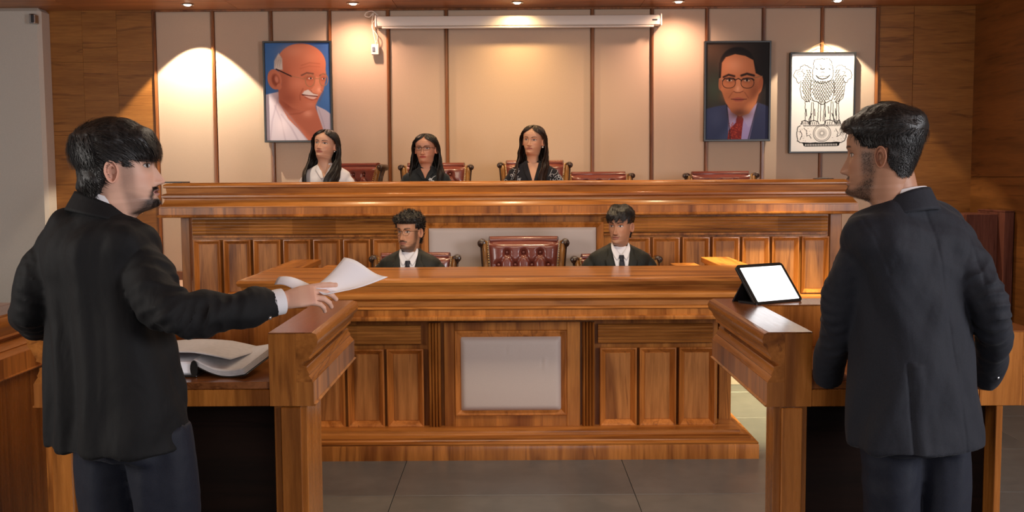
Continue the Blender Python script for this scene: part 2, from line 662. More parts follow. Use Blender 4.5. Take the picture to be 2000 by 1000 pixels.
ceiling = struct(MB().box(-5.4, 5.4, -3.2, YW + 0.1, ZC + 0.02, ZC + 0.15, 0).build('ceiling', M['black_gap'], angle=0))
cm = None
cxs = [-5.4, -3.9, -2.45, at(770, 10, 9.1).x, at(1257, 10, 9.1).x, 2.45, 3.9, 5.4]
for i in range(len(cxs) - 1):
    for k in range(6):
        y1 = YW + 0.02 - k * 2.0
        MB().box(cxs[i] + 0.0015, cxs[i + 1] - 0.0015, y1 - 1.997, y1, ZC, ZC + 0.02, 0.001).build('ceiling_panel', M['ceil_wood'], ceiling)

# raised dais for the judges
dais = struct(MB().box(-3.35, 3.35, 7.80, YW, 0, 0.645, 0.004).build('dais', M['riser']))
struct(MB().box(xs[0] - 0.02, 3.3, YW - 0.03, YW + 0.02, 0.645, Z0W + 0.03, 0.004).build('baseboard_back', M['trim_wood']))
struct(MB().box(-3.35, 3.35, 7.80, YW - 0.03, 0.645, 0.652, 0.002).build('dais_floor', plain('pinkish_dais_floor', (0.55, 0.36, 0.27), 0.4, nscale=3, namt=0.06)))

# ---------------------------------------------------------------- ceiling downlights over the wall
DL = [(367, 10), (690, 8), (1010, 10), (1325, 10), (1635, 13)]
lampmats = [glow('lamp_white', (1.0, 0.86, 0.66), 14), glow('lamp_pink', (1.0, 0.72, 0.5), 16)]
dl_labels = ['small recessed ceiling downlight above the brightly lit left wall panel',
             'recessed ceiling downlight glaring beside the left end of the projection screen',
             'recessed ceiling downlight above the middle of the projection screen',
             'recessed ceiling downlight glaring past the right end of the projection screen',
             'small recessed ceiling downlight over the lion emblem frame']
for i, (px, py) in enumerate(DL):
    x = at(px, py, 9.1).x
    y = 9.09
    t = thing('ceiling_downlight', dl_labels[i], 'downlight', (x, y, ZC), 'downlights along the back wall')
    MB().lathe([(0.050, ZC - 0.004), (0.055, ZC - 0.007), (0.043, ZC - 0.009), (0.036, ZC - 0.001), (0.036, ZC - 0.0005)], (x, y, 0), 24).build('trim_ring', M['metal'], t)
    MB().lathe([(0.030, ZC - 0.0015), (0.033, ZC - 0.006), (0.024, ZC - 0.014), (0.004, ZC - 0.017)], (x, y, 0), 20).build('lamp', lampmats[1 if i in (1, 2, 3) else 0], t)
    if i in (0, 4):
        light('SPOT', 'downlight_beam', (x, y - 0.02, ZC - 0.03), (x + 0.02, YW - 0.10, 0.9), 240 if i == 0 else 130, (1.0, 0.84, 0.62), spot_size=math.radians(84), spot_blend=0.16, shadow_soft_size=0.012)
    else:
        light('SPOT', 'downlight_beam', (x, y, ZC - 0.03), (x, YW - 0.04, 1.3), 58 if i != 2 else 38, (1.0, 0.62, 0.42) if i != 2 else (1.0, 0.66, 0.30), spot_size=math.radians(150), spot_blend=1.0, shadow_soft_size=0.03)

# ================================================================= BENCHES
REED = [(0, 0), (0.004, 0.5), (0.006, 1)]


def reeds(x0, x1, z0, z1, y, n, mat, parent, depth=0.014):
    """a block of horizontal half-round reeds"""
    h = (z1 - z0) / n
    prof = []
    for i in range(n):
        for a in (0.08, 0.3, 0.5, 0.7, 0.92):
            prof.append((depth * (0.35 + 0.65 * math.sin(a * PI)), z0 + h * (i + a)))
    prof += [(-0.012, z1), (-0.012, z0)]
    mb = MB()
    mb.sweep(prof, [(x0, y), (x1, y)])
    return mb.build('reeded_strip', mat, parent, angle=50)


def flutes(x0, x1, z0, z1, y, n, mat, parent, depth=0.016):
    w = (x1 - x0) / n
    mb = MB()
    for i in range(n):
        pts = []
        for a in (0.06, 0.25, 0.5, 0.75, 0.94):
            pts.append((x0 + w * (i + a), y - depth * (0.3 + 0.7 * math.sin(a * PI))))
        pts = [(x0 + w * i, y + 0.01)] + pts + [(x0 + w * (i + 1), y + 0.01)]
        V = [(p[0], p[1], z0) for p in pts] + [(p[0], p[1], z1) for p in pts]
        k = len(pts)
        Fc = [(j, j + 1, j + 1 + k, j + k) for j in range(k - 1)] + [tuple(range(k))[::-1], tuple(range(k, 2 * k))]
        mb.add(V, Fc)
    return mb.build('fluted_pilaster', mat, parent, angle=50)


def framed_panel(x0, x1, z0, z1, y, parent, fr=0.030):
    mb = MB()
    mb.rect_rings(x0, x1, z0, z1, y, [(0, 0), (0, 0.013), (0.003, 0.017), (0.008, 0.018), (0.012, 0.014), (fr - 0.003, -0.016), (fr, -0.016)], fill=False)
    f = mb.build('panel_frame', M['frame_wood'], parent, angle=30)
    g = MB().rect_rings(x0 + fr - 0.001, x1 - fr + 0.001, z0 + fr - 0.001, z1 - fr + 0.001, y, [(0, -0.016), (0.002, -0.0145)])
    o = g.build('panel_field', M['field'], f, angle=0)
    return f


def cushion(x0, x1, z0, z1, y, t, parent, dents=(), name='padded_panel'):
    def fn(u, v):
        # soft pillow
        e = min(1, min(u, 1 - u) * (x1 - x0) / 0.035)
        g = min(1, min(v, 1 - v) * (z1 - z0) / 0.035)
        k = (1 - (1 - e) ** 2.4) * (1 - (1 - g) ** 2.4)
        d = t * (0.25 + 0.75 * k) if (0 < u < 1 and 0 < v < 1) else 0
        for (du, dv, su, sv, am) in dents:
            a = (u - du) / su
            b = (v - dv) / sv
            d += am * math.exp(-a * a - b * b)
        return (x0 + (x1 - x0) * u, y - d, z0 + (z1 - z0) * v)
    mb = MB().grid(fn, 60, 44)
    return mb.build(name, M['cushion'], parent, angle=180)


# ---------------------------------------------------------------- high bench of the judges
YH = 7.55
hb = thing('judges_bench', 'long raised wooden judges bench with stepped cornice and raised panels', 'desk', (0, YH, 0.60))
zt = at(1000, 354, 7.45).z
lx0, lx1 = at(303, 410, 7.42).x, at(1684, 410, 7.42).x
cx = (lx0 + lx1) / 2
path = [(lx0 + 0.06, 8.10), (lx0 + 0.06, 7.50), (lx1 - 0.06, 7.50), (lx1 - 0.06, 8.10)]
ZB = lambda py, Y=7.44: at(1000, py, Y).z
zn = [ZB(p) for p in (354, 363, 374, 376, 383, 385, 400, 402, 404, 417, 421)]
prof_hi = [(-0.10, zt), (-0.020, zt), (0.0, zt - 0.003), (0.014, zt - 0.011), (0.020, zt - 0.022), (0.018, zn[1]), (0.004, zn[1] - 0.004),
           (0.0, zn[2]), (0.022, zn[3]), (0.030, zn[3] - 0.008), (0.030, zn[4] + 0.003), (0.012, zn[5]), (0.014, zn[5] - 0.02), (0.022, zn[6] + 0.022), (0.036, zn[6] + 0.004),
           (0.040, zn[6]), (0.040, zn[7]), (0.028, zn[7] - 0.002)]
mb = MB()
mb.sweep(prof_hi + [(-0.10, zn[7] - 0.002)], path)
mb.build('cornice', M['wood_x'], hb, angle=40)
prof_fr = [(-0.10, zn[7] - 0.002), (0.045, zn[7] - 0.002), (0.045, zn[9] + 0.004), (0.058, zn[9]), (0.060, zn[9] - 0.006), (0.056, zn[10]), (0.02, zn[10] - 0.004), (-0.10, zn[10] - 0.004)]
MB().sweep(prof_fr, path).build('frieze', M['frieze_x'], hb, angle=40)
MB().box(lx0 + 0.10, lx1 - 0.10, 7.50, 8.15, zt - 0.04, zt + 0.001, 0.004).build('bench_top', M['wood_x'], hb)
bx0, bx1 = at(373, 470, YH).x, at(1619, 470, YH).x
zbase = 0.655
MB().box(bx0, bx1, YH + 0.026, YH + 0.12, zbase, zn[10] + 0.02, 0.002).build('front_board', M['wood_z'], hb)
pfz = [ZB(p, YH) for p in (424, 456, 462, 465, 576)]
for (a, b) in ((373, 826), (1176, 1619)):
    xa, xb = at(a + 3, 440, YH).x, at(b - 3, 440, YH).x
    reeds(xa, xb, pfz[1], pfz[0] - 0.004, YH + 0.012, 5, M['reed_x'], hb, 0.022)
    MB().box(xa, xb, YH - 0.004, YH + 0.02, pfz[2] + 0.003, pfz[1] - 0.003, 0.003).build('rail', M['frieze_x'], hb)
for i in range(7):
    for s in (0, 1):
        a = 379 + 58.4 * i if s == 0 else 1216 + 58.2 * i
        framed_panel(at(a, 520, YH).x, at(a + 53, 520, YH).x, pfz[4], pfz[3], YH + 0.006, hb, fr=0.034)
# centre padded panel with its frame
c0, c1, cz1, cz0 = at(838, 480, YH).x, at(1164, 480, YH).x, ZB(445, YH), zbase + 0.14
MB().rect_rings(c0 - 0.055, c1 + 0.055, cz0 - 0.05, cz1 + 0.042, YH + 0.006, [(0, 0), (0, 0.014), (0.01, 0.018), (0.05, -0.004)], fill=False).build('padded_panel_frame', M['frame_wood'], hb, angle=30)
cushion(c0, c1, cz0, cz1, YH + 0.004, 0.02, hb)
for (a, b, yy) in ((1620, 1643, 7.60), (355, 372, 7.66)):
    MB().box(at(a, 500, yy).x, at(b, 500, yy).x, yy, yy + 0.3, zbase, zn[10] + 0.02, 0.004).build('corner_pilaster', M['wood_z'], hb)
MB().sweep([(-0.1, zbase), (0.03, zbase), (0.03, zbase + 0.03), (0.012, zbase + 0.045), (-0.1, zbase + 0.045)], [(bx0, 7.95), (bx0, YH), (bx1, YH), (bx1, 7.95)]).build('plinth', M['wood_x'], hb)
MB().box(bx0 + 0.02, bx1 - 0.02, YH + 0.10, 7.80, 0.0, zbase, 0.002).build('base_riser', M['riser'], hb)

# ---------------------------------------------------------------- low desk of the clerks
YD = 5.80
ld = thing('clerks_desk', 'lower U-shaped wooden clerks desk with padded centre panel and stepped plinth', 'desk', (0, YD, 0))
ZL = lambda py, Y: at(1000, py, Y).z
zt2 = ZL(544, 5.62)
X0, X1 = -1.515, 1.50
path2 = [(X0, 7.03), (X0, 5.63), (X1, 5.63), (X1, 7.03)]
z = [ZL(p, 5.63) for p in (544, 557, 571, 573, 583, 586, 600, 604, 607, 618, 626)]
prof = [(-0.06, z[0]), (-0.010, z[0]), (0.004, z[0] - 0.006), (0.010, (z[0] + z[1]) / 2), (0.002, z[1]), (-0.010, z[1] - 0.004),
        (-0.022, z[2] + 0.006), (-0.014, z[2]), (0.0, z[3]), (0.004, z[3] - 0.012), (0.0, z[4]), (-0.014, z[4] - 0.004), (-0.036, z[5] - 0.01), (-0.030, z[6] + 0.004),
        (-0.018, z[6]), (-0.014, z[7]), (-0.02, z[7] - 0.004), (-0.06, z[7] - 0.004)]
MB().sweep(prof, path2).build('cornice', M['wood_x'], ld, angle=40)
MB().sweep([(-0.06, z[7] - 0.004), (-0.018, z[7] - 0.004), (-0.018, z[9] + 0.004), (-0.004, z[9]), (0.0, z[9] - 0.010), (-0.004, z[10]), (-0.03, z[10] - 0.004), (-0.06, z[10] - 0.004)], path2).build('frieze', M['frieze_x'], ld, angle=40)
MB().box(X0 + 0.03, X1 - 0.03, 5.66, 6.37, zt2 - 0.035, zt2 + 0.0005, 0.003).build('desk_top', M['wood_x'], ld)
for (a, b) in ((X0 + 0.03, X0 + 0.20), (X1 - 0.20, X1 - 0.03)):
    MB().box(a, b, 6.372, 7.03, zt2 - 0.035, zt2 + 0.0005, 0.003).build('wing_top', M['wood_y'], ld)
    q = 0.22 if a < 0 else -0.22
    MB().box(a + q, b + q, 6.12, 6.98, 0.04, zt2 - 0.035, 0.003).build('wing_side', M['wood_z'], ld)
dx0, dx1 = at(600 - 8, 740, YD).x, at(1403, 740, YD).x
zb2 = ZL(842, YD)
MB().box(dx0, dx1, YD + 0.028, YD + 0.10, 0.05, z[10] + 0.03, 0.002).build('front_board', M['wood_z'], ld)
MB().box(X0 + 0.05, X1 - 0.05, 5.70, YD + 0.08, z[10] - 0.004, z[10] + 0.06, 0.003).build('soffit', M['wood_x'], ld)
for s in (0, 1):
    a0, a1 = (600, 822) if s == 0 else (1168, 1392)
    reeds(at(a0 + (4 if s == 0 else 0), 650, YD).x, at(a1, 650, YD).x, ZL(672, YD), ZL(634, YD), YD + 0.012, 6, M['reed_x'], ld, 0.024)
    for i in range(3):
        b0 = (602 + 77.0 * i) if s == 0 else (1171.5 + 77 * i)
        framed_panel(at(b0, 758, YD).x, at(b0 + 72, 758, YD).x, ZL(833, YD), ZL(680, YD), YD + 0.008, ld, fr=0.036)
    p0 = 837 if s == 0 else 1138
    flutes(at(p0, 740, YD - 0.02).x, at(p0 + 24, 740, YD - 0.02).x, ZL(842, YD), ZL(629, YD), YD, 4, M['wood_z'], ld, 0.022)
    q0, q1, yy = (571, 596, 5.94) if s == 0 else (1404, 1428, 5.94)
    MB().box(at(q0, 740, yy).x, at(q1, 740, yy).x, yy, yy + 0.25, 0.05, z[10] + 0.03, 0.003).build('corner_pilaster', M['wood_z'], ld)
# centre bay
e0, e1 = at(868, 740, YD).x, at(1133, 740, YD).x
for (a, b) in ((e0, at(889, 740, YD).x), (at(1107, 740, YD).x, e1)):
    MB().box(a, b, YD - 0.004, YD + 0.02, zb2, ZL(629, YD), 0.003).build('stile', M['wood_z'], ld)
f0, f1 = at(889, 740, YD).x, at(1107, 740, YD).x
fz0, fz1 = ZL(811, YD), ZL(645, YD)
MB().box(f0, f1, YD - 0.003, YD + 0.02, zb2, fz0, 0.002).build('lower_rail', M['frieze_x'], ld)
MB().box(f0, f1, YD - 0.003, YD + 0.02, fz1, ZL(629, YD), 0.002).build('upper_rail', M['frieze_x'], ld)
MB().rect_rings(f0, f1, fz0, fz1, YD + 0.004, [(0, 0), (0, 0.012), (0.003, 0.016), (0.010, 0.016), (0.040, -0.004), (0.043, -0.004)], fill=False).build('padded_panel_frame', M['frame_wood'], ld, angle=30)
cushion(at(900, 730, YD).x, at(1096, 730, YD).x, ZL(802, YD), ZL(658, YD), YD + 0.006, 0.034, ld,
        dents=((0.455, 0.82, 0.012, 0.045, -0.007), (0.475, 0.82, 0.010, 0.04, 0.005), (0.575, 0.80, 0.010, 0.05, -0.003), (0.81, 0.66, 0.012, 0.05, -0.008), (0.835, 0.64, 0.014, 0.07, 0.007)))
# stepped plinth
px1 = at(1483, 885, 5.61).x
px0 = -px1 - 0.01
bp = [(px0, 6.9), (px0, 5.615), (px1, 5.615), (px1, 6.9)]
MB().sweep([(-0.3, 0.0), (0.0, 0.0), (0.0, 0.078), (-0.004, 0.084), (-0.3, 0.084)], bp).build('plinth_base', M['frieze_x'], ld, angle=40)
MB().sweep([(-0.3, 0.084), (-0.004, 0.084), (-0.002, 0.092), (-0.012, 0.100), (-0.035, 0.101), (-0.04, 0.106), (-0.038, 0.118), (-0.055, 0.125), (-0.085, 0.126), (-0.09, 0.132), (-0.09, 0.146), (-0.11, 0.150), (-0.3, 0.150)], bp).build('plinth_moulding', M['wood_x'], ld, angle=40)
MB().box(px0 + 0.2, px1 - 0.2, 5.8, 6.6, 0.10, 0.1495, 0.001).build('plinth_top', M['wood_x'], ld)

# ================================================================= ADVOCATES' BOOTHS
YF, YB_ = 3.08, 3.90
ZT = at(560, 650, YF).z


def booth(label, xa, xb, full_side=False, legs='both', YF=3.08, YB_=3.90):
    """U-shaped stand-up booth between outer faces xa..xb"""
    t = thing('advocate_booth', label, 'lectern', ((xa + xb) / 2, YF + 0.4, 0), 'advocates booths')
    w = 0.145
    wr_ = 0.190 if legs == 'slimright' else w
    zlow = ZT - 0.226
    # moulded outer cornice on three sides
    P = [(-0.062, ZT - 0.0015), (-0.012, ZT), (0.0, ZT - 0.005), (0.006, ZT - 0.022), (0.002, ZT - 0.040), (-0.008, ZT - 0.050), (-0.012, ZT - 0.062), (-0.022, ZT - 0.076),
         (-0.020, ZT - 0.084), (-0.044, ZT - 0.090), (-0.046, ZT - 0.100), (-0.030, ZT - 0.104), (-0.030, ZT - 0.112), (-0.022, ZT - 0.128), (-0.024, ZT - 0.133), (-0.014, ZT - 0.146), (-0.012, ZT - 0.152), (-0.062, ZT - 0.152)]
    pathb = [(xa, YF), (xa, YB_), (xb, YB_), (xb, YF)][::-1]
    pathb = [(xa, YF + 0.0), (xa, YB_), (xb, YB_), (xb, YF)]
    # travel so that "out" (right of travel) points away from the booth
    pathb = pathb[::-1]
    pth = pathb
    MB().sweep(P, pth).build('cornice', M['booth_y'], t, angle=40)
    MB().sweep([(-0.062, ZT - 0.152), (-0.010, ZT - 0.152), (-0.010, zlow + 0.008), (-0.004, zlow + 0.004), (-0.006, zlow), (-0.062, zlow)], pth).build('frieze', M['frieze_y'], t, angle=40)
    for (a, b) in ((xa + 0.0622, xa + w), (xb - wr_, xb - 0.0622)):
        MB().box(a, b, YF, YB_ - 0.02, zlow, ZT - 0.0035, 0.001).build('wing', M['booth_z'], t)
        a, b = (a - 0.05, b) if a == xa + 0.0622 else (a, b + 0.05)
        MB().box(a, b, YF - 0.0008, YB_ - 0.005, ZT - 0.003, ZT + 0.0004, 0.001).build('wing_top', M['booth_top'], t)
    MB().box(xa + w, xb - wr_, YB_ - 0.20, YB_ - 0.03, zlow - 0.05, ZT - 0.0035, 0.002).build('back_screen', M['booth_z'], t)
    MB().box(xa + w + 0.001, xb - wr_ - 0.001, YB_ - 0.205, YB_ - 0.02, ZT - 0.003, ZT + 0.0004, 0.001).build('screen_top', M['booth_top'], t)
    zs = at(450, 747, 3.08).z
    MB().box(xa + w - 0.002, xb - wr_ + 0.002, YF + 0.004, YB_ - 0.19, zs - 0.022, zs, 0.002).build('shelf', M['booth_top'], t)
    MB().box(xa + w, xb - wr_, YF + 0.001, YF + 0.03, zlow, zs - 0.023, 0.002).build('apron', M['booth_z'], t)
    # supports
    dep = YB_ - 0.02 if full_side else YF + (0.10 if legs == 'slimright' else 0.24)
    ws = 0.135
    for k, (a, b) in enumerate(((xa + 0.034, xa + ws), (xb - ws, xb - 0.034))):
        if legs == 'slimright' and k == 1:
            c0_, c1_ = xb - wr_ + 0.043, xb - wr_ + 0.074
            MB().box(c0_ + 0.01, c1_, YF + 0.004, dep, 0, zlow, 0.002).build('support', M['booth_z'], t)
            continue
        MB().box(a, b, YF + 0.012, dep, 0, zlow, 0.002).build('support', M['booth_z'], t)
        MB().box(a + 0.022, b - 0.016, YF, YF + 0.014, 0, zlow - 0.004, 0.003).build('support_plank', M['booth_z'], t)
    MB().box(xa + ws, xb - (ws if legs != 'slimright' else 0.14), dep - 0.03, dep - 0.01, 0.04, zlow + 0.01, 0.001).build('modesty_panel', M['booth_void'], t)
    return t, zs, zlow


bl, ZS, ZLOW = booth('wooden advocate booth at left holding the open law book', -1.470, -0.597)
booth('dark wooden booth partly cut off beyond the standing man in the left corner', -2.63, -1.755, full_side=True)
booth('wooden advocate booth at right carrying the lit tablet', 0.752, 1.590, legs='slimright', YF=3.03, YB_=3.88)

# ================================================================= WALL FITTINGS
def frame(px0_, px1_, py0_, py1_, name, label, fn, nu, nv, fw=0.020, y=YW - 0.055, pic='print'):
    cxp, cyp = (px0_ + px1_) / 2, (py0_ + py1_) / 2
    x0, x1 = at(px0_, cyp, y).x, at(px1_, cyp, y).x
    z1, z0 = at(cxp, py0_, y).z, at(cxp, py1_, y).z
    t = thing(name, label, 'picture', ((x0 + x1) / 2, y, z0))
    mb = MB()
    mb.rect_rings(x0, x1, z0, z1, y, [(0, -0.03), (0, 0.010), (0.002, 0.012), (fw - 0.003, 0.012), (fw, 0.008), (fw, 0.0)], fill=False)
    mb.build('frame', M['frame_black'], t, angle=30)
    a0, a1, b0, b1 = x0 + fw - 0.002, x1 - fw + 0.002, z0 + fw - 0.002, z1 - fw + 0.002
    img = fn(nu, nv)
    V = [(a0 + (a1 - a0) * i / (nu - 1), y + 0.002, b1 + (b0 - b1) * j / (nv - 1)) for j in range(nv) for i in range(nu)]
    Fc = [(j * nu + i, (j + 1) * nu + i, (j + 1) * nu + i + 1, j * nu + i + 1) for j in range(nv - 1) for i in range(nu - 1)]
    me = bpy.data.meshes.new(pic)
    me.from_pydata(V, [], Fc)
    ca = me.color_attributes.new('Col', 'FLOAT_COLOR', 'POINT')
    srgb = np.clip(img.reshape(-1, 3), 0, 1)
    lin = np.where(srgb <= 0.04045, srgb / 12.92, ((srgb + 0.055) / 1.055) ** 2.4)
    ca.data.foreach_set('color', np.hstack([lin, np.ones((len(lin), 1))]).ravel())
    link(pic, me, t, M['print'])
    MB().box(x0 + 0.004, x1 - 0.004, y + 0.005, YW, z0 + 0.004, z1 - 0.004, 0.001).build('backing_board', M['frame_black'], t)
    return t


M['print'] = vcol_mat('printed_picture', rough=0.55, spec=0.2)


class Canvas:
    """small painter: fills shapes with soft edges into a float image"""
    def __init__(s, nu, nv, W, H, bgc, corners):
        (tlx, tly), (trx, try_), (blx, bly) = corners
        u, v = np.meshgrid(np.linspace(0, 1, nu), np.linspace(0, 1, nv))
        s.X = tlx + (trx - tlx) * u + (blx - tlx) * v
        s.Y = tly + (try_ - tly) * u + (bly - tly) * v
        s.img = np.ones((nv, nu, 3)) * np.array(bgc)

    def put(s, mask, c):
        m = np.clip(mask, 0, 1)[..., None]
        s.img = s.img * (1 - m) + np.array(c) * m

    def ell(s, cx_, cy_, rx, ry, c, soft=4, rot=0, a=1.0):
        X, Y = s.X - cx_, s.Y - cy_
        if rot:
            r = math.radians(rot)
            X, Y = X * math.cos(r) + Y * math.sin(r), -X * math.sin(r) + Y * math.cos(r)
        d = (1 - np.sqrt((X / rx) ** 2 + (Y / ry) ** 2)) * min(rx, ry)
        s.put(a * (d / soft + 0.5), c)

    def blob(s, cx_, cy_, rx, ry, c, a=0.5):
        s.put(a * np.exp(-((s.X - cx_) / rx) ** 2 - ((s.Y - cy_) / ry) ** 2), c)

    def poly(s, pts, c, soft=4, a=1.0, within=None):
        P = np.array(pts, float)
        d2 = np.full(s.X.shape, 1e12)
        ins = np.zeros(s.X.shape, bool)
        for i in range(len(P)):
            p, q = P[i], P[(i + 1) % len(P)]
            e = q - p
            wx, wy = s.X - p[0], s.Y - p[1]
            h = np.clip((wx * e[0] + wy * e[1]) / max(1e-9, e @ e), 0, 1)
            d2 = np.minimum(d2, (wx - e[0] * h) ** 2 + (wy - e[1] * h) ** 2)
            c1 = (p[1] > s.Y) != (q[1] > s.Y)
            xi = (q[0] - p[0]) * (s.Y - p[1]) / (q[1] - p[1] + 1e-12) + p[0]
            ins ^= c1 & (s.X < xi)
        d = np.sqrt(d2) * np.where(ins, 1, -1)
        s.put(a * (d / soft + 0.5), c)

    def line(s, pts, w, c, soft=3, a=1.0):
        d2 = np.full(s.X.shape, 1e12)
        for p, q in zip(pts[:-1], pts[1:]):
            p, q = np.array(p, float), np.array(q, float)
            e = q - p
            wx, wy = s.X - p[0], s.Y - p[1]
            h = np.clip((wx * e[0] + wy * e[1]) / max(1e-9, e @ e), 0, 1)
            d2 = np.minimum(d2, (wx - e[0] * h) ** 2 + (wy - e[1] * h) ** 2)
        s.put(a * ((w / 2 - np.sqrt(d2)) / soft + 0.5), c)

    def ring(s, cx_, cy_, rx, ry, w, c, soft=3, a=1.0):
        pts = [(cx_ + rx * math.cos(t), cy_ + ry * math.sin(t)) for t in np.linspace(0, 2 * PI, 26)]
        s.line(pts, w, c, soft, a)


def portrait_elder(nu, nv):
    k = Canvas(nu, nv, 0, 0, (0.24, 0.42, 0.66), ((75, 60), (640, 60), (117, 935)))
    k.blob(560, 150, 200, 260, (0.20, 0.33, 0.60), 0.7)
    k.blob(640, 600, 90, 200, (0.28, 0.46, 0.72), 0.6)
    sk, dk, lt = (0.76, 0.45, 0.34), (0.55, 0.27, 0.19), (0.90, 0.62, 0.50)
    # robe
    k.poly([(100, 520), (210, 495), (240, 560), (420, 700), (700, 940), (700, 960), (90, 960)], (0.78, 0.74, 0.79), 8)
    k.poly([(540, 620), (620, 660), (700, 720), (700, 960), (600, 960)], (0.76, 0.73, 0.79), 8)
    # neck and chest
    k.poly([(205, 440), (215, 590), (300, 740), (390, 830), (480, 935), (640, 935), (590, 790), (540, 650), (520, 560)], (0.74, 0.43, 0.33), 8)
    k.blob(470, 690, 45, 35, (0.93, 0.66, 0.56), 0.7)
    k.blob(300, 610, 60, 60, dk, 0.6)
    k.line([(300, 700), (400, 690), (440, 670)], 8, dk, 14, 0.5)
    # skull
    k.ell(400, 250, 214, 184, sk, 6, 10)
    k.poly([(205, 240), (232, 420), (222, 560), (330, 640), (440, 672), (520, 650), (560, 560), (600, 480), (622, 360), (606, 260), (500, 200)], sk, 10)
    k.blob(330, 130, 120, 60, lt, 0.45)
    k.blob(480, 190, 80, 60, (0.85, 0.55, 0.43), 0.5)
    k.blob(250, 420, 60, 160, dk, 0.45)
    k.blob(300, 560, 80, 70, dk, 0.5)
    k.blob(380, 420, 70, 50, (0.86, 0.56, 0.45), 0.5)
    k.line([(400, 262), (470, 238), (560, 248)], 5, dk, 10, 0.45)
    k.line([(390, 290), (470, 268), (560, 275)], 4, dk, 10, 0.35)
    # side hair
    k.poly([(200, 150), (232, 200), (240, 300), (200, 300), (165, 290), (165, 220)], (0.80, 0.76, 0.73), 12)
    for i in range(14):
        x = 172 + i * 4.5
        k.line([(x, 165 + (i % 3) * 22), (x - 8, 225 + (i % 4) * 18)], 3, (0.55, 0.48, 0.45), 4, 0.6)
    # ear
    k.ell(172, 385, 60, 92, sk, 5, -14)
    k.ell(180, 392, 34, 58, dk, 12, -14, 0.75)
    k.ell(190, 385, 17, 34, (0.80, 0.50, 0.40), 10, -14, 0.8)
    k.ell(212, 450, 22, 28, sk, 6)
    # brows, eyes
    k.line([(405, 350), (450, 328), (505, 336)], 13, (0.40, 0.26, 0.22), 9, 0.8)
    k.line([(565, 352), (592, 338), (616, 344)], 11, (0.40, 0.26, 0.22), 8, 0.8)
    k.blob(470, 375, 42, 20, dk, 0.7)
    k.blob(595, 380, 26, 20, dk, 0.7)
    k.ell(482, 378, 20, 8, (0.88, 0.78, 0.74), 4)
    k.ell(486, 377, 8, 8, (0.15, 0.08, 0.07), 4)
    k.ell(596, 382, 14, 7, (0.85, 0.76, 0.72), 4)
    k.ell(599, 381, 7, 7, (0.15, 0.08, 0.07), 4)
    # nose
    k.poly([(530, 360), (556, 370), (572, 440), (582, 500), (560, 520), (500, 505), (490, 480), (520, 440)], (0.84, 0.54, 0.42), 12)
    k.blob(560, 480, 20, 24, (0.95, 0.70, 0.60), 0.7)
    k.line([(492, 488), (505, 508), (540, 520)], 6, dk, 8, 0.6)
    k.line([(420, 470), (395, 530), (400, 570)], 8, dk, 12, 0.55)
    # moustache and mouth
    k.poly([(412, 520), (432, 490), (466, 478), (512, 515), (555, 525), (548, 534), (490, 530)], (0.86, 0.83, 0.82), 9)
    k.line([(415, 523), (470, 534), (545, 540)], 10, (0.32, 0.10, 0.09), 6)
    k.poly([(430, 530), (545, 544), (520, 566), (470, 556)], (0.86, 0.72, 0.68), 6)
    k.line([(440, 545), (500, 572), (545, 562)], 8, (0.62, 0.30, 0.25), 7, 0.8)
    k.blob(490, 610, 45, 25, (0.84, 0.55, 0.45), 0.6)
    k.line([(575, 480), (600, 500), (570, 580)], 6, dk, 10, 0.4)
    # glasses
    g = (0.62, 0.46, 0.34)
    k.line([(183, 293), (318, 358)], 11, (0.22, 0.13, 0.12), 4)
    k.line([(318, 356), (440, 385)], 5, g, 4)
    k.ring(480, 396, 40, 56, 7, g)
    k.ring(598, 392, 36, 54, 7, g)
    k.line([(519, 380), (562, 380)], 6, g, 3)
    # robe folds
    for (p, w) in ((((208, 540), (190, 620), (160, 760), (150, 930)), 8), (((205, 590), (300, 700), (400, 830), (470, 935)), 9), (((560, 650), (600, 760), (640, 900)), 6), (((240, 700), (330, 820), (390, 930)), 10), (((180, 620), (240, 760), (280, 930)), 8)):
        k.line(list(p), w, (0.58, 0.52, 0.60), 14, 0.55)
    k.blob(250, 800, 60, 80, (0.90, 0.84, 0.87), 0.6)
    return k.img


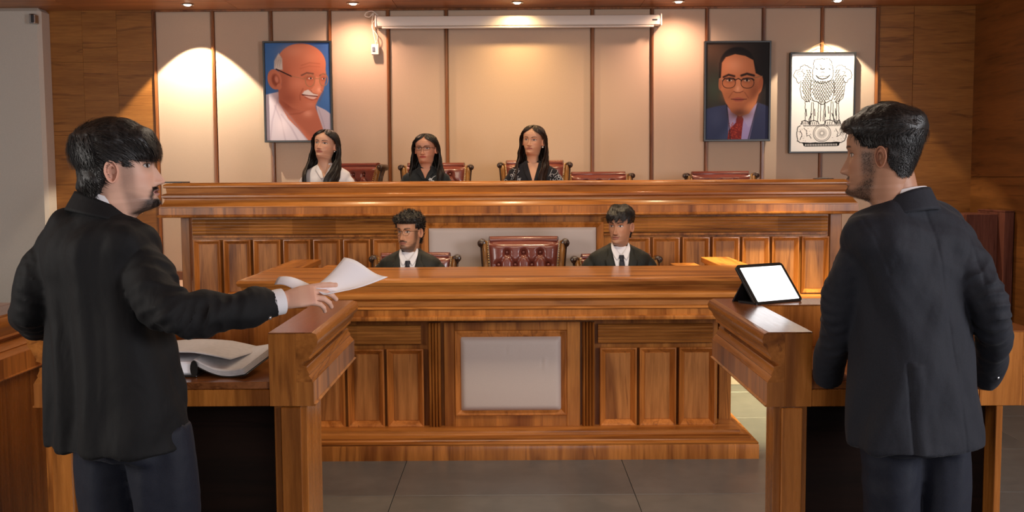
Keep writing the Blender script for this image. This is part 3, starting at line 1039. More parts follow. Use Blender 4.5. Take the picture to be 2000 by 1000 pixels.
def portrait_suit(nu, nv):
    k = Canvas(nu, nv, 0, 0, (0.17, 0.13, 0.11), ((75, 65), (622, 60), (100, 925)))
    k.blob(160, 130, 170, 140, (0.34, 0.24, 0.18), 0.8)
    k.blob(170, 480, 110, 170, (0.22, 0.27, 0.22), 0.85)
    k.blob(600, 350, 110, 420, (0.06, 0.04, 0.04), 0.95)
    su = (0.19, 0.23, 0.36)
    k.poly([(90, 650), (180, 628), (275, 610), (330, 680), (370, 960), (80, 960)], su, 10)
    k.poly([(545, 590), (600, 610), (680, 640), (680, 960), (400, 960), (470, 780)], (0.16, 0.18, 0.30), 10)
    k.blob(190, 730, 70, 90, (0.27, 0.31, 0.44), 0.6)
    k.poly([(278, 628), (350, 700), (400, 720), (500, 660), (545, 585), (520, 720), (480, 935), (300, 935), (290, 720)], (0.55, 0.50, 0.68), 6)
    k.poly([(278, 628), (296, 800), (310, 822), (372, 712)], (0.62, 0.56, 0.70), 5)
    k.poly([(545, 588), (500, 790), (470, 815), (410, 715)], (0.58, 0.54, 0.70), 5)
    k.poly([(372, 705), (410, 712), (425, 740), (420, 790), (412, 920), (292, 920), (300, 840), (360, 770), (362, 740)], (0.42, 0.10, 0.09), 5)
    rr = random.Random(3)
    for i in range(60):
        k.ell(rr.uniform(300, 410), rr.uniform(770, 915), 6, 4, (0.62, 0.22, 0.15), 4, rr.uniform(0, 90), 0.7)
    # hair mass
    k.ell(350, 250, 150, 150, (0.06, 0.035, 0.03), 14)
    k.poly([(195, 240), (200, 400), (230, 370), (235, 250)], (0.08, 0.05, 0.04), 10)
    k.poly([(490, 200), (535, 300), (560, 360), (530, 380), (480, 280)], (0.06, 0.04, 0.03), 10)
    sk = (0.72, 0.45, 0.30)
    k.poly([(218, 240), (250, 190), (330, 162), (420, 178), (490, 215), (515, 330), (572, 360), (580, 420), (570, 490), (548, 520), (530, 600), (470, 690), (390, 715), (320, 680), (262, 590), (228, 500), (205, 470), (198, 385), (214, 370)], sk, 8)
    k.blob(320, 260, 90, 70, (0.86, 0.60, 0.46), 0.7)
    k.blob(280, 530, 60, 60, (0.64, 0.40, 0.26), 0.6)
    k.blob(510, 500, 50, 100, (0.52, 0.29, 0.18), 0.7)
    k.blob(400, 690, 90, 45, (0.33, 0.18, 0.12), 0.85)
    k.blob(385, 610, 50, 25, (0.66, 0.40, 0.27), 0.6)
    k.ell(562, 430, 20, 66, (0.66, 0.38, 0.25), 6, 6)
    k.ell(210, 430, 14, 50, (0.62, 0.38, 0.26), 6)
    # brows and eyes
    k.line([(238, 366), (280, 346), (330, 358)], 18, (0.16, 0.09, 0.07), 10, 0.9)
    k.line([(392, 352), (440, 336), (500, 352)], 20, (0.14, 0.08, 0.06), 10, 0.9)
    for ex in (290, 442):
        k.blob(ex, 392, 44, 22, (0.45, 0.26, 0.18), 0.7)
        k.ell(ex, 395, 26, 9, (0.80, 0.70, 0.62), 5)
        k.ell(ex, 394, 10, 10, (0.08, 0.05, 0.05), 4)
        k.line([(ex - 28, 390), (ex, 382), (ex + 28, 392)], 5, (0.12, 0.07, 0.06), 4)
    # nose, mouth
    k.poly([(352, 380), (385, 380), (400, 450), (414, 480), (400, 500), (340, 500), (326, 482), (344, 450)], (0.78, 0.52, 0.37), 14)
    k.blob(365, 470, 14, 24, (0.92, 0.68, 0.54), 0.7)
    k.line([(330, 492), (350, 503), (385, 503), (412, 490)], 6, (0.34, 0.16, 0.11), 7, 0.8)
    k.poly([(312, 560), (360, 548), (385, 548), (440, 562), (400, 582), (350, 582)], (0.62, 0.33, 0.27), 8)
    k.line([(310, 562), (370, 566), (445, 562)], 5, (0.25, 0.10, 0.08), 5)
    k.line([(320, 500), (290, 550)], 5, (0.45, 0.25, 0.17), 10, 0.6)
    k.line([(425, 500), (460, 550)], 5, (0.42, 0.22, 0.15), 10, 0.6)
    # glasses
    g = (0.13, 0.08, 0.07)
    for (gx_, rx) in ((286, 56), (447, 56)):
        pts = [(gx_ + rx * math.copysign(abs(math.cos(t)) ** 0.8, math.cos(t)), 416 + (48 if math.sin(t) > 0 else 40) * math.copysign(abs(math.sin(t)) ** 0.9, math.sin(t))) for t in np.linspace(0, 2 * PI, 28)]
        k.line(pts, 5, g, 3)
        k.line([(gx_ - rx, 400), (gx_ - rx * .7, 380), (gx_, 374), (gx_ + rx * .7, 378), (gx_ + rx, 392)], 9, g, 4)
    k.line([(342, 392), (366, 378), (391, 392)], 8, g, 4)
    k.line([(500, 372), (572, 356)], 7, (0.50, 0.38, 0.28), 4)
    k.line([(205, 380), (230, 392)], 7, (0.60, 0.48, 0.38), 4)
    # lapels
    k.line([(275, 615), (290, 720), (320, 935)], 8, (0.08, 0.08, 0.13), 8, 0.8)
    k.line([(545, 590), (520, 700), (470, 935)], 8, (0.06, 0.06, 0.10), 8, 0.8)
    return k.img


def emblem(nu, nv):
    k = Canvas(nu, nv, 0, 0, (0.97, 0.96, 0.95), ((68, 72), (620, 78), (82, 935)))
    b = (0.04, 0.035, 0.035)
    L = lambda pts, w=4, a=0.95: k.line(pts, w * 1.15 + 0.6, b, 2.5, min(1, a * 1.15))
    rr = random.Random(5)

    def wob(pts, am=4, n=4):
        out = []
        for p, q in zip(pts[:-1], pts[1:]):
            for i in range(n):
                t = i / n
                out.append((p[0] + (q[0] - p[0]) * t + rr.uniform(-am, am), p[1] + (q[1] - p[1]) * t + rr.uniform(-am, am)))
        return out + [pts[-1]]
    # centre head
    L(wob([(262, 150), (275, 125), (340, 118), (405, 124), (425, 150), (430, 190), (440, 210), (438, 260), (425, 310), (380, 330), (330, 332), (285, 315), (262, 290), (256, 240), (266, 200), (262, 150)]), 5)
    L([(290, 265), (310, 288), (345, 298), (385, 288), (408, 265)], 8)
    L([(300, 280), (345, 270), (400, 278)], 4)
    L([(325, 205), (345, 212), (362, 205)], 7)
    L([(330, 240), (345, 232), (362, 240)], 4)
    L([(285, 200), (300, 212)], 6)
    L([(400, 205), (412, 215)], 6)
    L([(315, 165), (330, 180), (335, 200)], 4)
    L([(405, 160), (415, 180)], 4)
    L([(330, 320), (350, 316), (370, 322)], 4)
    # side heads
    L(wob([(150, 185), (175, 170), (205, 175), (225, 190), (250, 200)]), 5)
    L(wob([(150, 190), (145, 210), (110, 215), (90, 245), (92, 275), (115, 290), (125, 320), (140, 335), (160, 310)]), 4)
    L(wob([(175, 205), (160, 230), (185, 245), (175, 270)]), 4, 0.8)
    L(wob([(150, 225), (120, 235), (125, 255)]), 3, 0.7)
    L(wob([(455, 200), (480, 180), (510, 176), (540, 190), (550, 210), (590, 225), (605, 260), (600, 290), (575, 305), (560, 335), (540, 325), (530, 300)]), 4)
    L(wob([(520, 230), (545, 240), (530, 270), (560, 275)]), 3, 0.8)
    for i in range(60):
        for (cx_, cy_, r) in ((140, 260, 45), (555, 265, 48)):
            a, q = rr.uniform(0, 6.28), rr.uniform(0, r)
            x, y = cx_ + q * math.cos(a), cy_ + q * math.sin(a)
            if i % 3 == 0:
                L([(x, y), (x + rr.uniform(-7, 7), y + rr.uniform(-7, 7))], 2, 0.6)
    # mane tufts : chevrons
    for row in range(11):
        for colm in range(9):
            x = 262 + colm * 22 + (row % 2) * 11
            y = 325 + row * 17 + 10 * abs(colm - 4) * -0.35
            wlim = 1 if row < 8 else 0
            if abs(x - 350) < 100 - max(0, row - 6) * 14:
                sgn = -1 if x < 350 else 1
                L([(x - 9 * sgn, y + 9), (x, y - 6), (x + 6 * sgn, y + 7)], 4, 0.85)
    for row in range(16):
        for colm in range(4):
            x = 172 + colm * 21 + (row % 2) * 8 + (row - 5) * 1.2
            y = 215 + row * 18
            if 160 + max(0, row - 9) * 7 - (row < 5) * -20 < x < 248 and not (row < 3 and colm < 2):
                L([(x - 8, y), (x + 4, y + 12), (x + 2, y - 2)], 4, 0.8)
            x2 = 530 - colm * 21 - (row % 2) * 8 - (row - 5) * 0.6
            if 455 < x2 < 548 - max(0, row - 9) * 7 and not (row < 3 and colm < 2):
                L([(x2 + 8, y), (x2 - 6, y + 13)], 5, 0.8)
                L([(x2 + 4, y + 12), (x2 - 8, y + 2)], 2, 0.6)
    L(wob([(160, 330), (148, 380), (165, 450), (205, 500), (238, 480)]), 4)
    L(wob([(250, 300), (240, 380), (250, 450), (275, 490)]), 4)
    L(wob([(440, 300), (455, 380), (448, 450), (430, 490)]), 4)
    L(wob([(548, 330), (545, 400), (530, 460), (495, 515), (462, 500)]), 4)
    L(wob([(265, 480), (310, 500), (345, 522), (390, 505), (430, 485)]), 5)
    # legs
    for (x, d) in ((200, 4), (258, -2), (272, 4), (320, -2), (340, 0), (376, 2), (372, -4), (430, -3), (445, 6), (480, 0), (496, 4)):
        L(wob([(x, 500), (x + d, 570), (x + d * 1.5, 625), (x + d * 2, 668)], 2), 4, 0.9)
    for (x, y) in ((210, 560), (285, 560), (378, 570), (405, 540), (470, 560)):
        L([(x, y), (x + 6, y + 60)], 5, 0.8)
    for (x0, x1) in ((170, 240), (245, 330), (375, 470), (480, 520)):
        L(wob([(x0, 700), (x0 + 5, 672), (x0 + 28, 660), (x1 - 10, 668), (x1, 694)], 4), 5)
        for j in range(4):
            L([(x0 + 12 + j * (x1 - x0) / 5, 675), (x0 + 10 + j * (x1 - x0) / 5, 695)], 4, 0.8)
    L([(262, 600), (240, 650), (245, 690)], 6)
    L([(440, 600), (460, 650), (480, 690)], 6)
    # abacus
    L(wob([(165, 705), (140, 725), (132, 780), (145, 840), (170, 858), (350, 862), (530, 858), (560, 840), (580, 780), (566, 720), (530, 704)], 4), 5)
    k.ring(358, 775, 78, 76, 4, b, 3)
    k.ring(358, 775, 66, 64, 3, b, 3, 0.85)
    for i in range(24):
        a = i * PI / 12
        L([(358 + 14 * math.cos(a), 775 + 14 * math.sin(a)), (358 + 44 * math.cos(a), 775 + 44 * math.sin(a))], 1.6, 0.55)
    L([(190, 705), (530, 703)], 3, 0.8)
    for x in range(195, 530, 14):
        L([(x, 708), (x + 6, 714)], 3, 0.7)
    L(wob([(200, 730), (225, 760), (220, 800), (250, 790), (262, 820)], 4), 3, 0.75)
    L(wob([(165, 750), (180, 790), (165, 830)], 5), 4, 0.8)
    L(wob([(480, 740), (500, 770), (490, 810), (520, 790), (535, 760)], 4), 3, 0.8)
    for i in range(70):
        x, y = rr.uniform(150, 560), rr.uniform(720, 850)
        if abs(x - 358) > 90:
            L([(x, y), (x + rr.uniform(-8, 8), y + rr.uniform(-5, 5))], 2, 0.5)
    # bell base
    k.poly([(192, 862), (518, 862), (512, 886), (495, 892), (212, 892), (198, 884)], b, 3)
    for i in range(20):
        x = 215 + i * 14.5
        k.line([(x, 872), (x, 884)], 7, (0.95, 0.94, 0.93), 3)
    L([(190, 862), (520, 862)], 6)
    return k.img


frame(515, 649, 80, 278, 'framed_portrait', 'black-framed portrait of a bald smiling man in round glasses and white shawl on blue', portrait_elder, 190, 290, fw=0.018)
frame(1375, 1505, 80, 276, 'framed_portrait', 'black-framed portrait of a man in glasses, blue suit and red tie on dark ground', portrait_suit, 190, 290, fw=0.018)
frame(1542, 1670, 102, 299, 'framed_emblem', 'black-framed line drawing of a lion capital emblem on white', emblem, 260, 390, fw=0.016)
# emblem hanging cord
hk = at(1604, 84, YW - 0.03)
e1_, e2_ = at(1575, 102, YW - 0.03), at(1633, 102, YW - 0.03)
tag(MB().tube([e1_, at(1590, 90, YW - 0.03), hk, at(1618, 90, YW - 0.03), e2_], 0.0022, 6).build('hanging_cord', M['brass'], angle=60), 'thin cord above the lion emblem frame', 'cord')

# projection screen housing
ys = YW - 0.13
s0, s1 = at(735, 38, ys), at(1290, 38, ys)
zs1, zs0 = at(1010, 30, ys).z, at(1010, 50, ys).z
ps = thing('projection_screen', 'white rolled-up projection screen housing mounted high on the padded wall', 'screen', ((s0.x + s1.x) / 2, ys, zs0))
prof = [(0.0, zs0), (0.008, zs0 + 0.004), (0.012, zs0 + 0.02), (0.012, zs1 - 0.024), (0.004, zs1 - 0.004), (-0.01, zs1), (-0.09, zs1), (-0.09, zs0)]
MB().sweep(prof, [(s0.x, ys), (s1.x, ys)]).build('housing', M['white_plastic'], ps, angle=30)
for x in (s0.x - 0.004, s1.x + 0.004):
    MB().box(x - 0.008, x + 0.008, ys - 0.02, YW - 0.005, zs0 - 0.008, zs1 + 0.008, 0.005).build('end_cap', M['white_plastic'], ps)
zbar = at(1010, 51, ys).z - 0.008
MB().tube([(s0.x + 0.05, ys, zbar), (s1.x - 0.06, ys, zbar)], 0.010, 12).build('bottom_bar', M['white_plastic'], ps, angle=60)
MB().box(s1.x - 0.075, s1.x - 0.03, ys - 0.0135, ys - 0.0115, zs0 + 0.035, zs0 + 0.050, 0.0005).build('label_plate', M['dark_plastic'], ps)
# cable and switch
cp = [at(p[0], p[1], YW - 0.05) for p in ((738, 30), (728, 22), (716, 24), (713, 31), (722, 33), (729, 26), (727, 40), (729, 62), (735, 88))]
cw = thing('switch_cable', 'pale looped cable with a small white switch box hanging below the screen', 'switch', at(733, 97, YW - 0.03))
MB().tube([Vector(p) for p in smooth_path(cp, 40)], 0.0045, 8).build('cable', M['white_plastic'], cw, angle=60)
MB().tube([Vector(p) for p in smooth_path([at(p[0], p[1], YW - 0.045) for p in ((736, 32), (726, 52), (737, 70), (733, 89))], 20)], 0.004, 8).build('cable', M['white_plastic'], cw, angle=60)
c = at(733, 97, YW - 0.03)
MB().box(c.x - 0.034, c.x + 0.034, YW - 0.05, YW - 0.008, c.z - 0.048, c.z + 0.048, 0.006).build('switch_box', M['white_plastic'], cw)
MB().box(c.x - 0.024, c.x + 0.0, YW - 0.056, YW - 0.049, c.z - 0.02, c.z + 0.022, 0.003).build('rocker', plain('blue_grey_rocker', (0.12, 0.15, 0.22), 0.4), cw)

# wall sensor on the grey wall edge
c = at(68, 38, 9.2)
sn = thing('wall_sensor', 'small grey sensor box high on the edge of the grey wall', 'sensor', c)
MB().box(c.x - 0.028, c.x + 0.026, 9.14, 9.225, c.z - 0.042, c.z + 0.042, 0.008).build('housing', M['metal'], sn)
MB().box(c.x - 0.006, c.x + 0.022, 9.132, 9.142, c.z - 0.034, c.z + 0.034, 0.004).build('lens_cover', M['dark_plastic'], sn)

# reddish cabinet by the right wall
ya = 8.55
ca0, ca1 = at(1898, 500, ya).x, at(1960, 500, ya).x
zc_ = at(1950, 415, ya).z
cb = thing('tall_cabinet', 'tall reddish brown laminate cabinet beside the dark right wall', 'cabinet', ((ca0 + ca1) / 2, ya, 0))
MB().box(ca0, ca1, ya + 0.12, YW - 0.25, 0, zc_ - 0.02, 0.003).build('side_section', M['cabinet'], cb)
MB().box(ca1, xr - 0.03, ya, ya + 0.5, 0, zc_, 0.003).build('body', M['cabinet'], cb)
MB().box(ca1 - 0.002, xr - 0.028, ya - 0.006, ya + 0.502, zc_, zc_ + 0.012, 0.002).build('top_board', M['cabinet'], cb)
# low stand behind the emblem frame (thin lamp-like rod and foot on the bench)
c = at(1608, 349, 7.9)
rd = thing('desk_stand', 'flat dark round stand foot on the right end of the judges bench', 'stand', (c.x, 7.9, zt))
MB().lathe([(0.075, 0), (0.078, 0.005), (0.03, 0.010), (0.008, 0.012)], (c.x, 7.9, zt + 0.001), 24).build('foot', M['dark_plastic'], rd)
c2 = at(341, 352, 7.8)
tag(MB().box(c2.x - 0.07, c2.x + 0.07, 7.75, 7.95, zt + 0.001, zt + 0.011, 0.002).build('folder', M['dark_plastic']), 'flat dark folder lying on the left end of the judges bench', 'folder')
# ================================================================= CHAIRS
def make_chair():
    """tufted leather chair; local origin on the floor, sitter faces +y"""
    t = bpy.data.objects.new('tufted_chair', None)
    COL.objects.link(t)
    Wt, Wb, z0, z1 = 0.285, 0.235, 0.52, 1.12
    rows = []
    nr = 6
    for r in range(nr):
        zz = z1 - 0.085 - r * 0.088
        n = 3 if r % 2 == 0 else 4
        for i in range(n):
            rows.append(((i - (n - 1) / 2) * 0.118, zz, r))
    B = np.array([(a, b) for a, b, c in rows])

    def back_y(u, zz):
        # recline and dish
        return -0.24 - 0.16 * (zz - z0) + 0.035 * (u * u)

    def fn(u, v):
        s = 2 * u - 1
        zz = z0 + (z1 - z0) * v
        w = Wb + (Wt - Wb) * v ** 1.2 - 0.035
        x = s * w
        edge = (1 - abs(s) ** 5) * (1 - max(0, (v - 0.9) / 0.1) ** 2.5 * 0.9)
        d = 0.070 * (0.35 + 0.65 * edge)
        dd = (B[:, 0] - x) ** 2 + (B[:, 1] - zz) ** 2
        k = np.argsort(dd)[:2]
        d -= 0.030 * math.exp(-dd[k[0]] / 0.022 ** 2)
        # diamond creases towards the neighbouring buttons
        p, q = B[k[0]], B[k[1]]
        e = q - p
        h = max(0, min(1, ((x - p[0]) * e[0] + (zz - p[1]) * e[1]) / (e @ e)))
        dl = (x - p[0] - e[0] * h) ** 2 + (zz - p[1] - e[1] * h) ** 2
        if abs(e[0]) > 0.02 and abs(e[1]) > 0.02:
            d -= 0.012 * math.exp(-dl / 0.009 ** 2)
        top = max(0, (v - 0.93) / 0.07)
        return (x, back_y(s, zz) + d - 0.03 * top * top, zz)
    mb = MB().grid(fn, 70, 70)
    # rear shell
    mb.grid(lambda u, v: ((1 - 2 * u) * (Wb + (Wt - Wb) * v ** 1.2 - 0.035), back_y(1 - 2 * u, z0 + (z1 - z0) * v) - 0.03 - 0.02 * math.sin(PI * v), z0 + (z1 - z0) * v), 20, 16)
    back = mb.build('backrest', M['leather'], t, angle=180)
    mb = MB()
    mb.tube([(s * (Wt - 0.04), back_y(s, z1) - 0.005, z1 - 0.002) for s in np.linspace(-1, 1, 12)], 0.028, 14)
    mb.build('top_roll', M['leather'], t, angle=60)
    bt = MB().lathe([(0.0105, 0), (0.0125, 0.003), (0.010, 0.008), (0.004, 0.0105), (0.0005, 0.011)], (0, 0, 0), 12, axis=1).mesh('button')
    shade(bt, 60)
    bt.materials.append(M['leather'])
    for (a, b, r) in rows:
        y = back_y(a / 0.25, b) + 0.046
        instance('button', bt, None, back, (a, y, b))
    # carved side scrolls
    for s in (-1, 1):
        pts, rad = [], []
        mb = MB()
        path = [(Wb + 0.0, -0.20, z0 - 0.02), (Wb + 0.005, back_y(1, z0 + 0.15) + 0.045, z0 + 0.15), (Wb + 0.025, back_y(1, z0 + 0.35) + 0.045, z0 + 0.35), (Wt - 0.012, back_y(1, z1 - 0.1) + 0.04, z1 - 0.1), (Wt - 0.004, back_y(1, z1) + 0.02, z1 - 0.01)]
        sp = smooth_path(path, 16)
        mb.tube([(s * p[0], p[1], p[2]) for p in sp], [(0.020, 0.030)] * 16, 12, up=(1, 0, 0))
        mb.build('side_rail', M['chair_wood'], t, angle=50)
        mb = MB()
        sp2 = [(s * (p[0] + 0.016), p[1] - 0.035, p[2]) for p in sp]
        mb.tube(sp2, [(0.015, 0.034)] * 16, 12, up=(1, 0, 0))
        c = (s * (Wt + 0.012), back_y(1, z1) + 0.006, z1 - 0.020)
        mb.tube([(c[0], c[1] - 0.055, c[2]), (c[0], c[1] - 0.05, c[2]), (c[0], c[1] + 0.045, c[2]), (c[0], c[1] + 0.050, c[2])], [0.024, 0.030, 0.030, 0.024], 16)
        mb.ball((c[0], c[1] + 0.052, c[2]), 0.014, 12, 8)
        for q in range(3):
            mb.tube([(p[0] + s * 0.011, p[1] + 0.018 - q * 0.018, p[2]) for p in sp2], 0.005, 6)
        mb.build('scroll', M['chair_dark'], t, angle=60)
        nb = MB()
        for q in range(30):
            p = Vector(sp[0]).lerp(Vector(sp[0]), 0)
            f = q / 29 * 15
            i = min(14, int(f))
            p = Vector(sp[i]).lerp(Vector(sp[i + 1]), f - i)
            nb.ball((s * (p[0] - 0.024), p[1] + 0.018, p[2]), 0.0052, 6, 4)
        o = nb.build('nail_heads', M['brass'], t, angle=60)
        o['kind'] = 'stuff'
        # armrest
        mb = MB()
        ap = [(0.27, -0.26, 0.74), (0.28, -0.10, 0.725), (0.285, 0.08, 0.715), (0.285, 0.19, 0.70), (0.283, 0.225, 0.66), (0.278, 0.21, 0.60), (0.265, 0.17, 0.50), (0.25, 0.13, 0.42)]
        mb.tube([(s * p[0], p[1], p[2]) for p in smooth_path(ap, 26)], [(0.020, 0.026)] * 26, 10, up=(1, 0, 0))
        mb.build('armrest', M['chair_wood'], t, angle=60)
        MB().tube([(s * 0.28, -0.18, 0.748), (s * 0.284, 0.0, 0.742), (s * 0.285, 0.12, 0.734)], [(0.026, 0.022)] * 3, 10, up=(1, 0, 0)).build('arm_pad', M['leather'], t, angle=60)

    def seat(u, v):
        a = 2 * PI * u
        k = [0.0, 0.75, 0.95, 1.0, 0.98, 0.90, 0.6, 0.0][v]
        zz = [0.40, 0.40, 0.41, 0.45, 0.485, 0.50, 0.508, 0.51][v]
        cx_, sx_ = math.cos(a), math.sin(a)
        return (0.255 * k * math.copysign(abs(cx_) ** 0.55, cx_), 0.255 * k * math.copysign(abs(sx_) ** 0.55, sx_) + 0.01, zz)
    mb = MB()
    V = [seat(i / 40, j) for j in range(8) for i in range(40)]
    mb.add(V, [(j * 40 + i, j * 40 + (i + 1) % 40, (j + 1) * 40 + (i + 1) % 40, (j + 1) * 40 + i) for j in range(7) for i in range(40)])
    mb.build('seat', M['leather'], t, angle=60)
    MB().lathe([(0.10, 0.395), (0.04, 0.38), (0.028, 0.36), (0.028, 0.12), (0.045, 0.10), (0.045, 0.075)], (0, 0, 0), 16).build('column', M['chair_dark'], t)
    for i in range(5):
        a = 2 * PI * i / 5 + 0.3
        cs, sn_ = math.cos(a), math.sin(a)
        leg = MB().tube([(cs * 0.03, sn_ * 0.03, 0.10), (cs * 0.16, sn_ * 0.16, 0.085), (cs * 0.29, sn_ * 0.29, 0.062)], [(0.018, 0.022), (0.015, 0.02), (0.012, 0.017)], 8).build('leg', M['chair_wood'], t, angle=60)
        MB().lathe([(0.020, -0.010), (0.024, -0.006), (0.024, 0.006), (0.020, 0.010)], (cs * 0.29, sn_ * 0.29, 0.026), 14, axis=1).build('caster', M['dark_plastic'], leg)
    return t


def place_chair(c, px, py_top, Y, zfloor, yaw, label, group, name='tufted_chair'):
    p = at(px, py_top, Y)
    c.location = (p.x, Y, zfloor)
    c.rotation_euler = (0, 0, yaw)
    s = (p.z - zfloor) / 1.145
    c.scale = (1.0, 1.0, s)
    tag(c, label, 'chair', group)


proto = make_chair()
DZ = 0.653
G1, G2 = 'tufted chairs behind the judges bench', 'tufted chairs behind the clerks desk'
chairs = [
    (652, 318, 8.82, DZ, PI - 0.5, 'turned tufted leather chair behind the woman in the white shirt', G1),
    (850, 317, 8.60, DZ, PI + 0.05, 'tufted leather chair with wooden scrolls behind the woman in glasses', G1),
    (1046, 312, 8.60, DZ, PI, 'tufted chair behind the woman in the floral black blouse', G1),
    (1178, 335, 9.00, DZ, PI + 0.05, 'empty tufted chair just right of the woman in floral black', G1),
    (1418, 334, 8.62, DZ, PI - 0.05, 'empty reddish tufted chair standing alone below the suited man portrait', G1),
    (803, 500, 6.98, 0.0, PI, 'tufted chair behind the curly-haired clerk with glasses', G2),
    (1021, 467, 7.00, 0.0, PI - 0.03, 'large empty oxblood tufted chair between the two seated clerks', G2),
    (1212, 502, 6.98, 0.0, PI, 'tufted chair behind the tousled-haired clerk without spectacles', G2),
]
for i, a in enumerate(chairs):
    c = proto if i == 0 else copy_tree(proto)
    place_chair(c, *a)

# ================================================================= PEOPLE
def rot(psi, pitch=0, roll=0):
    """face direction (sin psi, cos psi); pitch lifts the face; degrees"""
    return Matrix.Rotation(-math.radians(psi), 4, 'Z') @ Matrix.Rotation(math.radians(pitch), 4, 'X') @ Matrix.Rotation(math.radians(roll), 4, 'Y')


HK = np.array([  # z, front, back, half width, exponent
    (-0.260, 0.018, -0.105, 0.060, 2.0), (-0.200, 0.016, -0.088, 0.0545, 2.0), (-0.160, 0.020, -0.076, 0.0520, 2.0), (-0.140, 0.028, -0.072, 0.0510, 2.0),
    (-0.128, 0.045, -0.070, 0.0515, 2.05), (-0.121, 0.070, -0.069, 0.0530, 2.1), (-0.114, 0.086, -0.069, 0.0550, 2.1), (-0.105, 0.0935, -0.069, 0.0570, 2.1),
    (-0.096, 0.0925, -0.070, 0.0595, 2.1), (-0.086, 0.0885, -0.071, 0.0600, 2.15), (-0.078, 0.0915, -0.073, 0.0615, 2.15), (-0.066, 0.0925, -0.075, 0.063, 2.2),
    (-0.055, 0.0895, -0.078, 0.0655, 2.2), (-0.040, 0.0875, -0.083, 0.068, 2.2), (-0.020, 0.0865, -0.090, 0.0705, 2.25), (0.0, 0.0860, -0.096, 0.0715, 2.25),
    (0.014, 0.0895, -0.100, 0.0720, 2.25), (0.024, 0.0925, -0.103, 0.0730, 2.3), (0.045, 0.0915, -0.106, 0.0750, 2.35), (0.065, 0.0850, -0.104, 0.0745, 2.3),
    (0.083, 0.0710, -0.095, 0.0690, 2.2), (0.098, 0.0500, -0.078, 0.0570, 2.1), (0.109, 0.0270, -0.056, 0.0400, 2.0), (0.116, 0.0070, -0.032, 0.0200, 2.0), (0.1185, -0.0120, -0.014, 0.001, 2.0)])


def head_levels():
    return np.concatenate([np.linspace(-0.26, -0.13, 16, endpoint=False), np.linspace(-0.13, 0.034, 120, endpoint=False), np.linspace(0.034, 0.09, 20, endpoint=False), 0.1185 - (0.1185 - 0.09) * np.linspace(1, 0, 16) ** 1.6])


def head_surface(z, ph, jaw=1.0, nose=1.0, male=True, chin_fwd=0.0):
    """arrays z (n,), ph (m,) -> X, Y grids; ph = 0 is the face midline"""
    k = [np.interp(z, HK[:, 0], HK[:, i]) for i in range(1, 5)]
    # smooth the profile a little
    yf, yb, w, ex = [v[:, None] for v in k]
    Z = z[:, None] * np.ones_like(ph)[None, :]
    w = w * (1 + (jaw - 1) * np.clip((-0.01 - Z) / 0.07, 0, 1))
    s, c = np.sin(ph)[None, :], np.cos(ph)[None, :]
    p = 2.0 / ex
    sx = np.sign(s) * np.abs(s) ** p
    cy = np.sign(c) * np.abs(c) ** p
    y0 = -0.012
    y0 = np.clip(y0, yb + 0.001, yf - 0.001)
    X = w * sx
    Y = np.where(c > 0, y0 + (yf - y0) * cy, y0 + (y0 - yb) * cy)
    # jaw taper to the chin
    fr = np.clip(Y / 0.09, 0, 1)
    X = X * (1 - (0.22 if male else 0.34) * np.clip((-0.058 - Z) / 0.05, 0, 1) * fr * np.clip((Z + 0.150) / 0.02, 0, 1))
    if not male:
        X = X * np.where(Z < -0.115, 1 - 0.16 * np.clip((-0.115 - Z) / 0.03, 0, 1), 1)
    g = lambda a, sa, b=0, sb=1e9: np.exp(-((X - a) / sa) ** 2 - ((Z - b) / sb) ** 2)
    f = (c > 0.1).astype(float) * np.clip((Z + 0.125) / 0.01, 0, 1)
    zn = np.array([-0.0600, -0.0565, -0.053, -0.047, -0.040, -0.025, -0.010, 0.002, 0.012, 0.022])
    hn = np.array([0.0, 0.006, 0.020, 0.0275, 0.0265, 0.0185, 0.0105, 0.0060, 0.0030, 0.0]) * nose
    sn_ = np.array([0.012, 0.011, 0.011, 0.0115, 0.0105, 0.0085, 0.0070, 0.0068, 0.009, 0.012])
    h, sg = np.interp(Z, zn, hn), np.interp(Z, zn, sn_)
    D = h * np.exp(-np.abs(X / sg) ** 2.2)
    for a in (-1, 1):
        D += 0.0085 * g(a * 0.0125, 0.0058, -0.0485, 0.0065)
        D -= 0.0105 * g(a * 0.031, 0.0165, 0.0005, 0.0125)
        D += 0.0055 * g(a * 0.031, 0.0115, -0.0010, 0.0070)
        D += (0.0028 if male else 0.0012) * g(a * 0.030, 0.018, 0.019, 0.006)
        D += 0.0035 * g(a * 0.043, 0.016, -0.030, 0.016)
        D -= 0.0018 * g(a * 0.027, 0.005, -0.060, 0.012)
    D += 0.0050 * g(0, 0.020, -0.0675, 0.0042) * 1.0
    D -= 0.0050 * g(0, 0.023, -0.0738, 0.0020)
    D += 0.0060 * g(0, 0.017, -0.0800, 0.0045)
    D -= 0.0020 * g(0, 0.004, -0.0605, 0.004)
    D += 0.0030 * g(0, 0.018, -0.105, 0.009) + chin_fwd * g(0, 0.03, -0.105, 0.02)
    return X, Y + D * f, Z


def head_phi():
    a = np.linspace(-1, 1, 201)[:-1]
    # dense in front
    return np.sign(a) * PI * (0.40 * np.abs(a) + 0.60 * np.abs(a) ** 2.6)


BEARD = {}


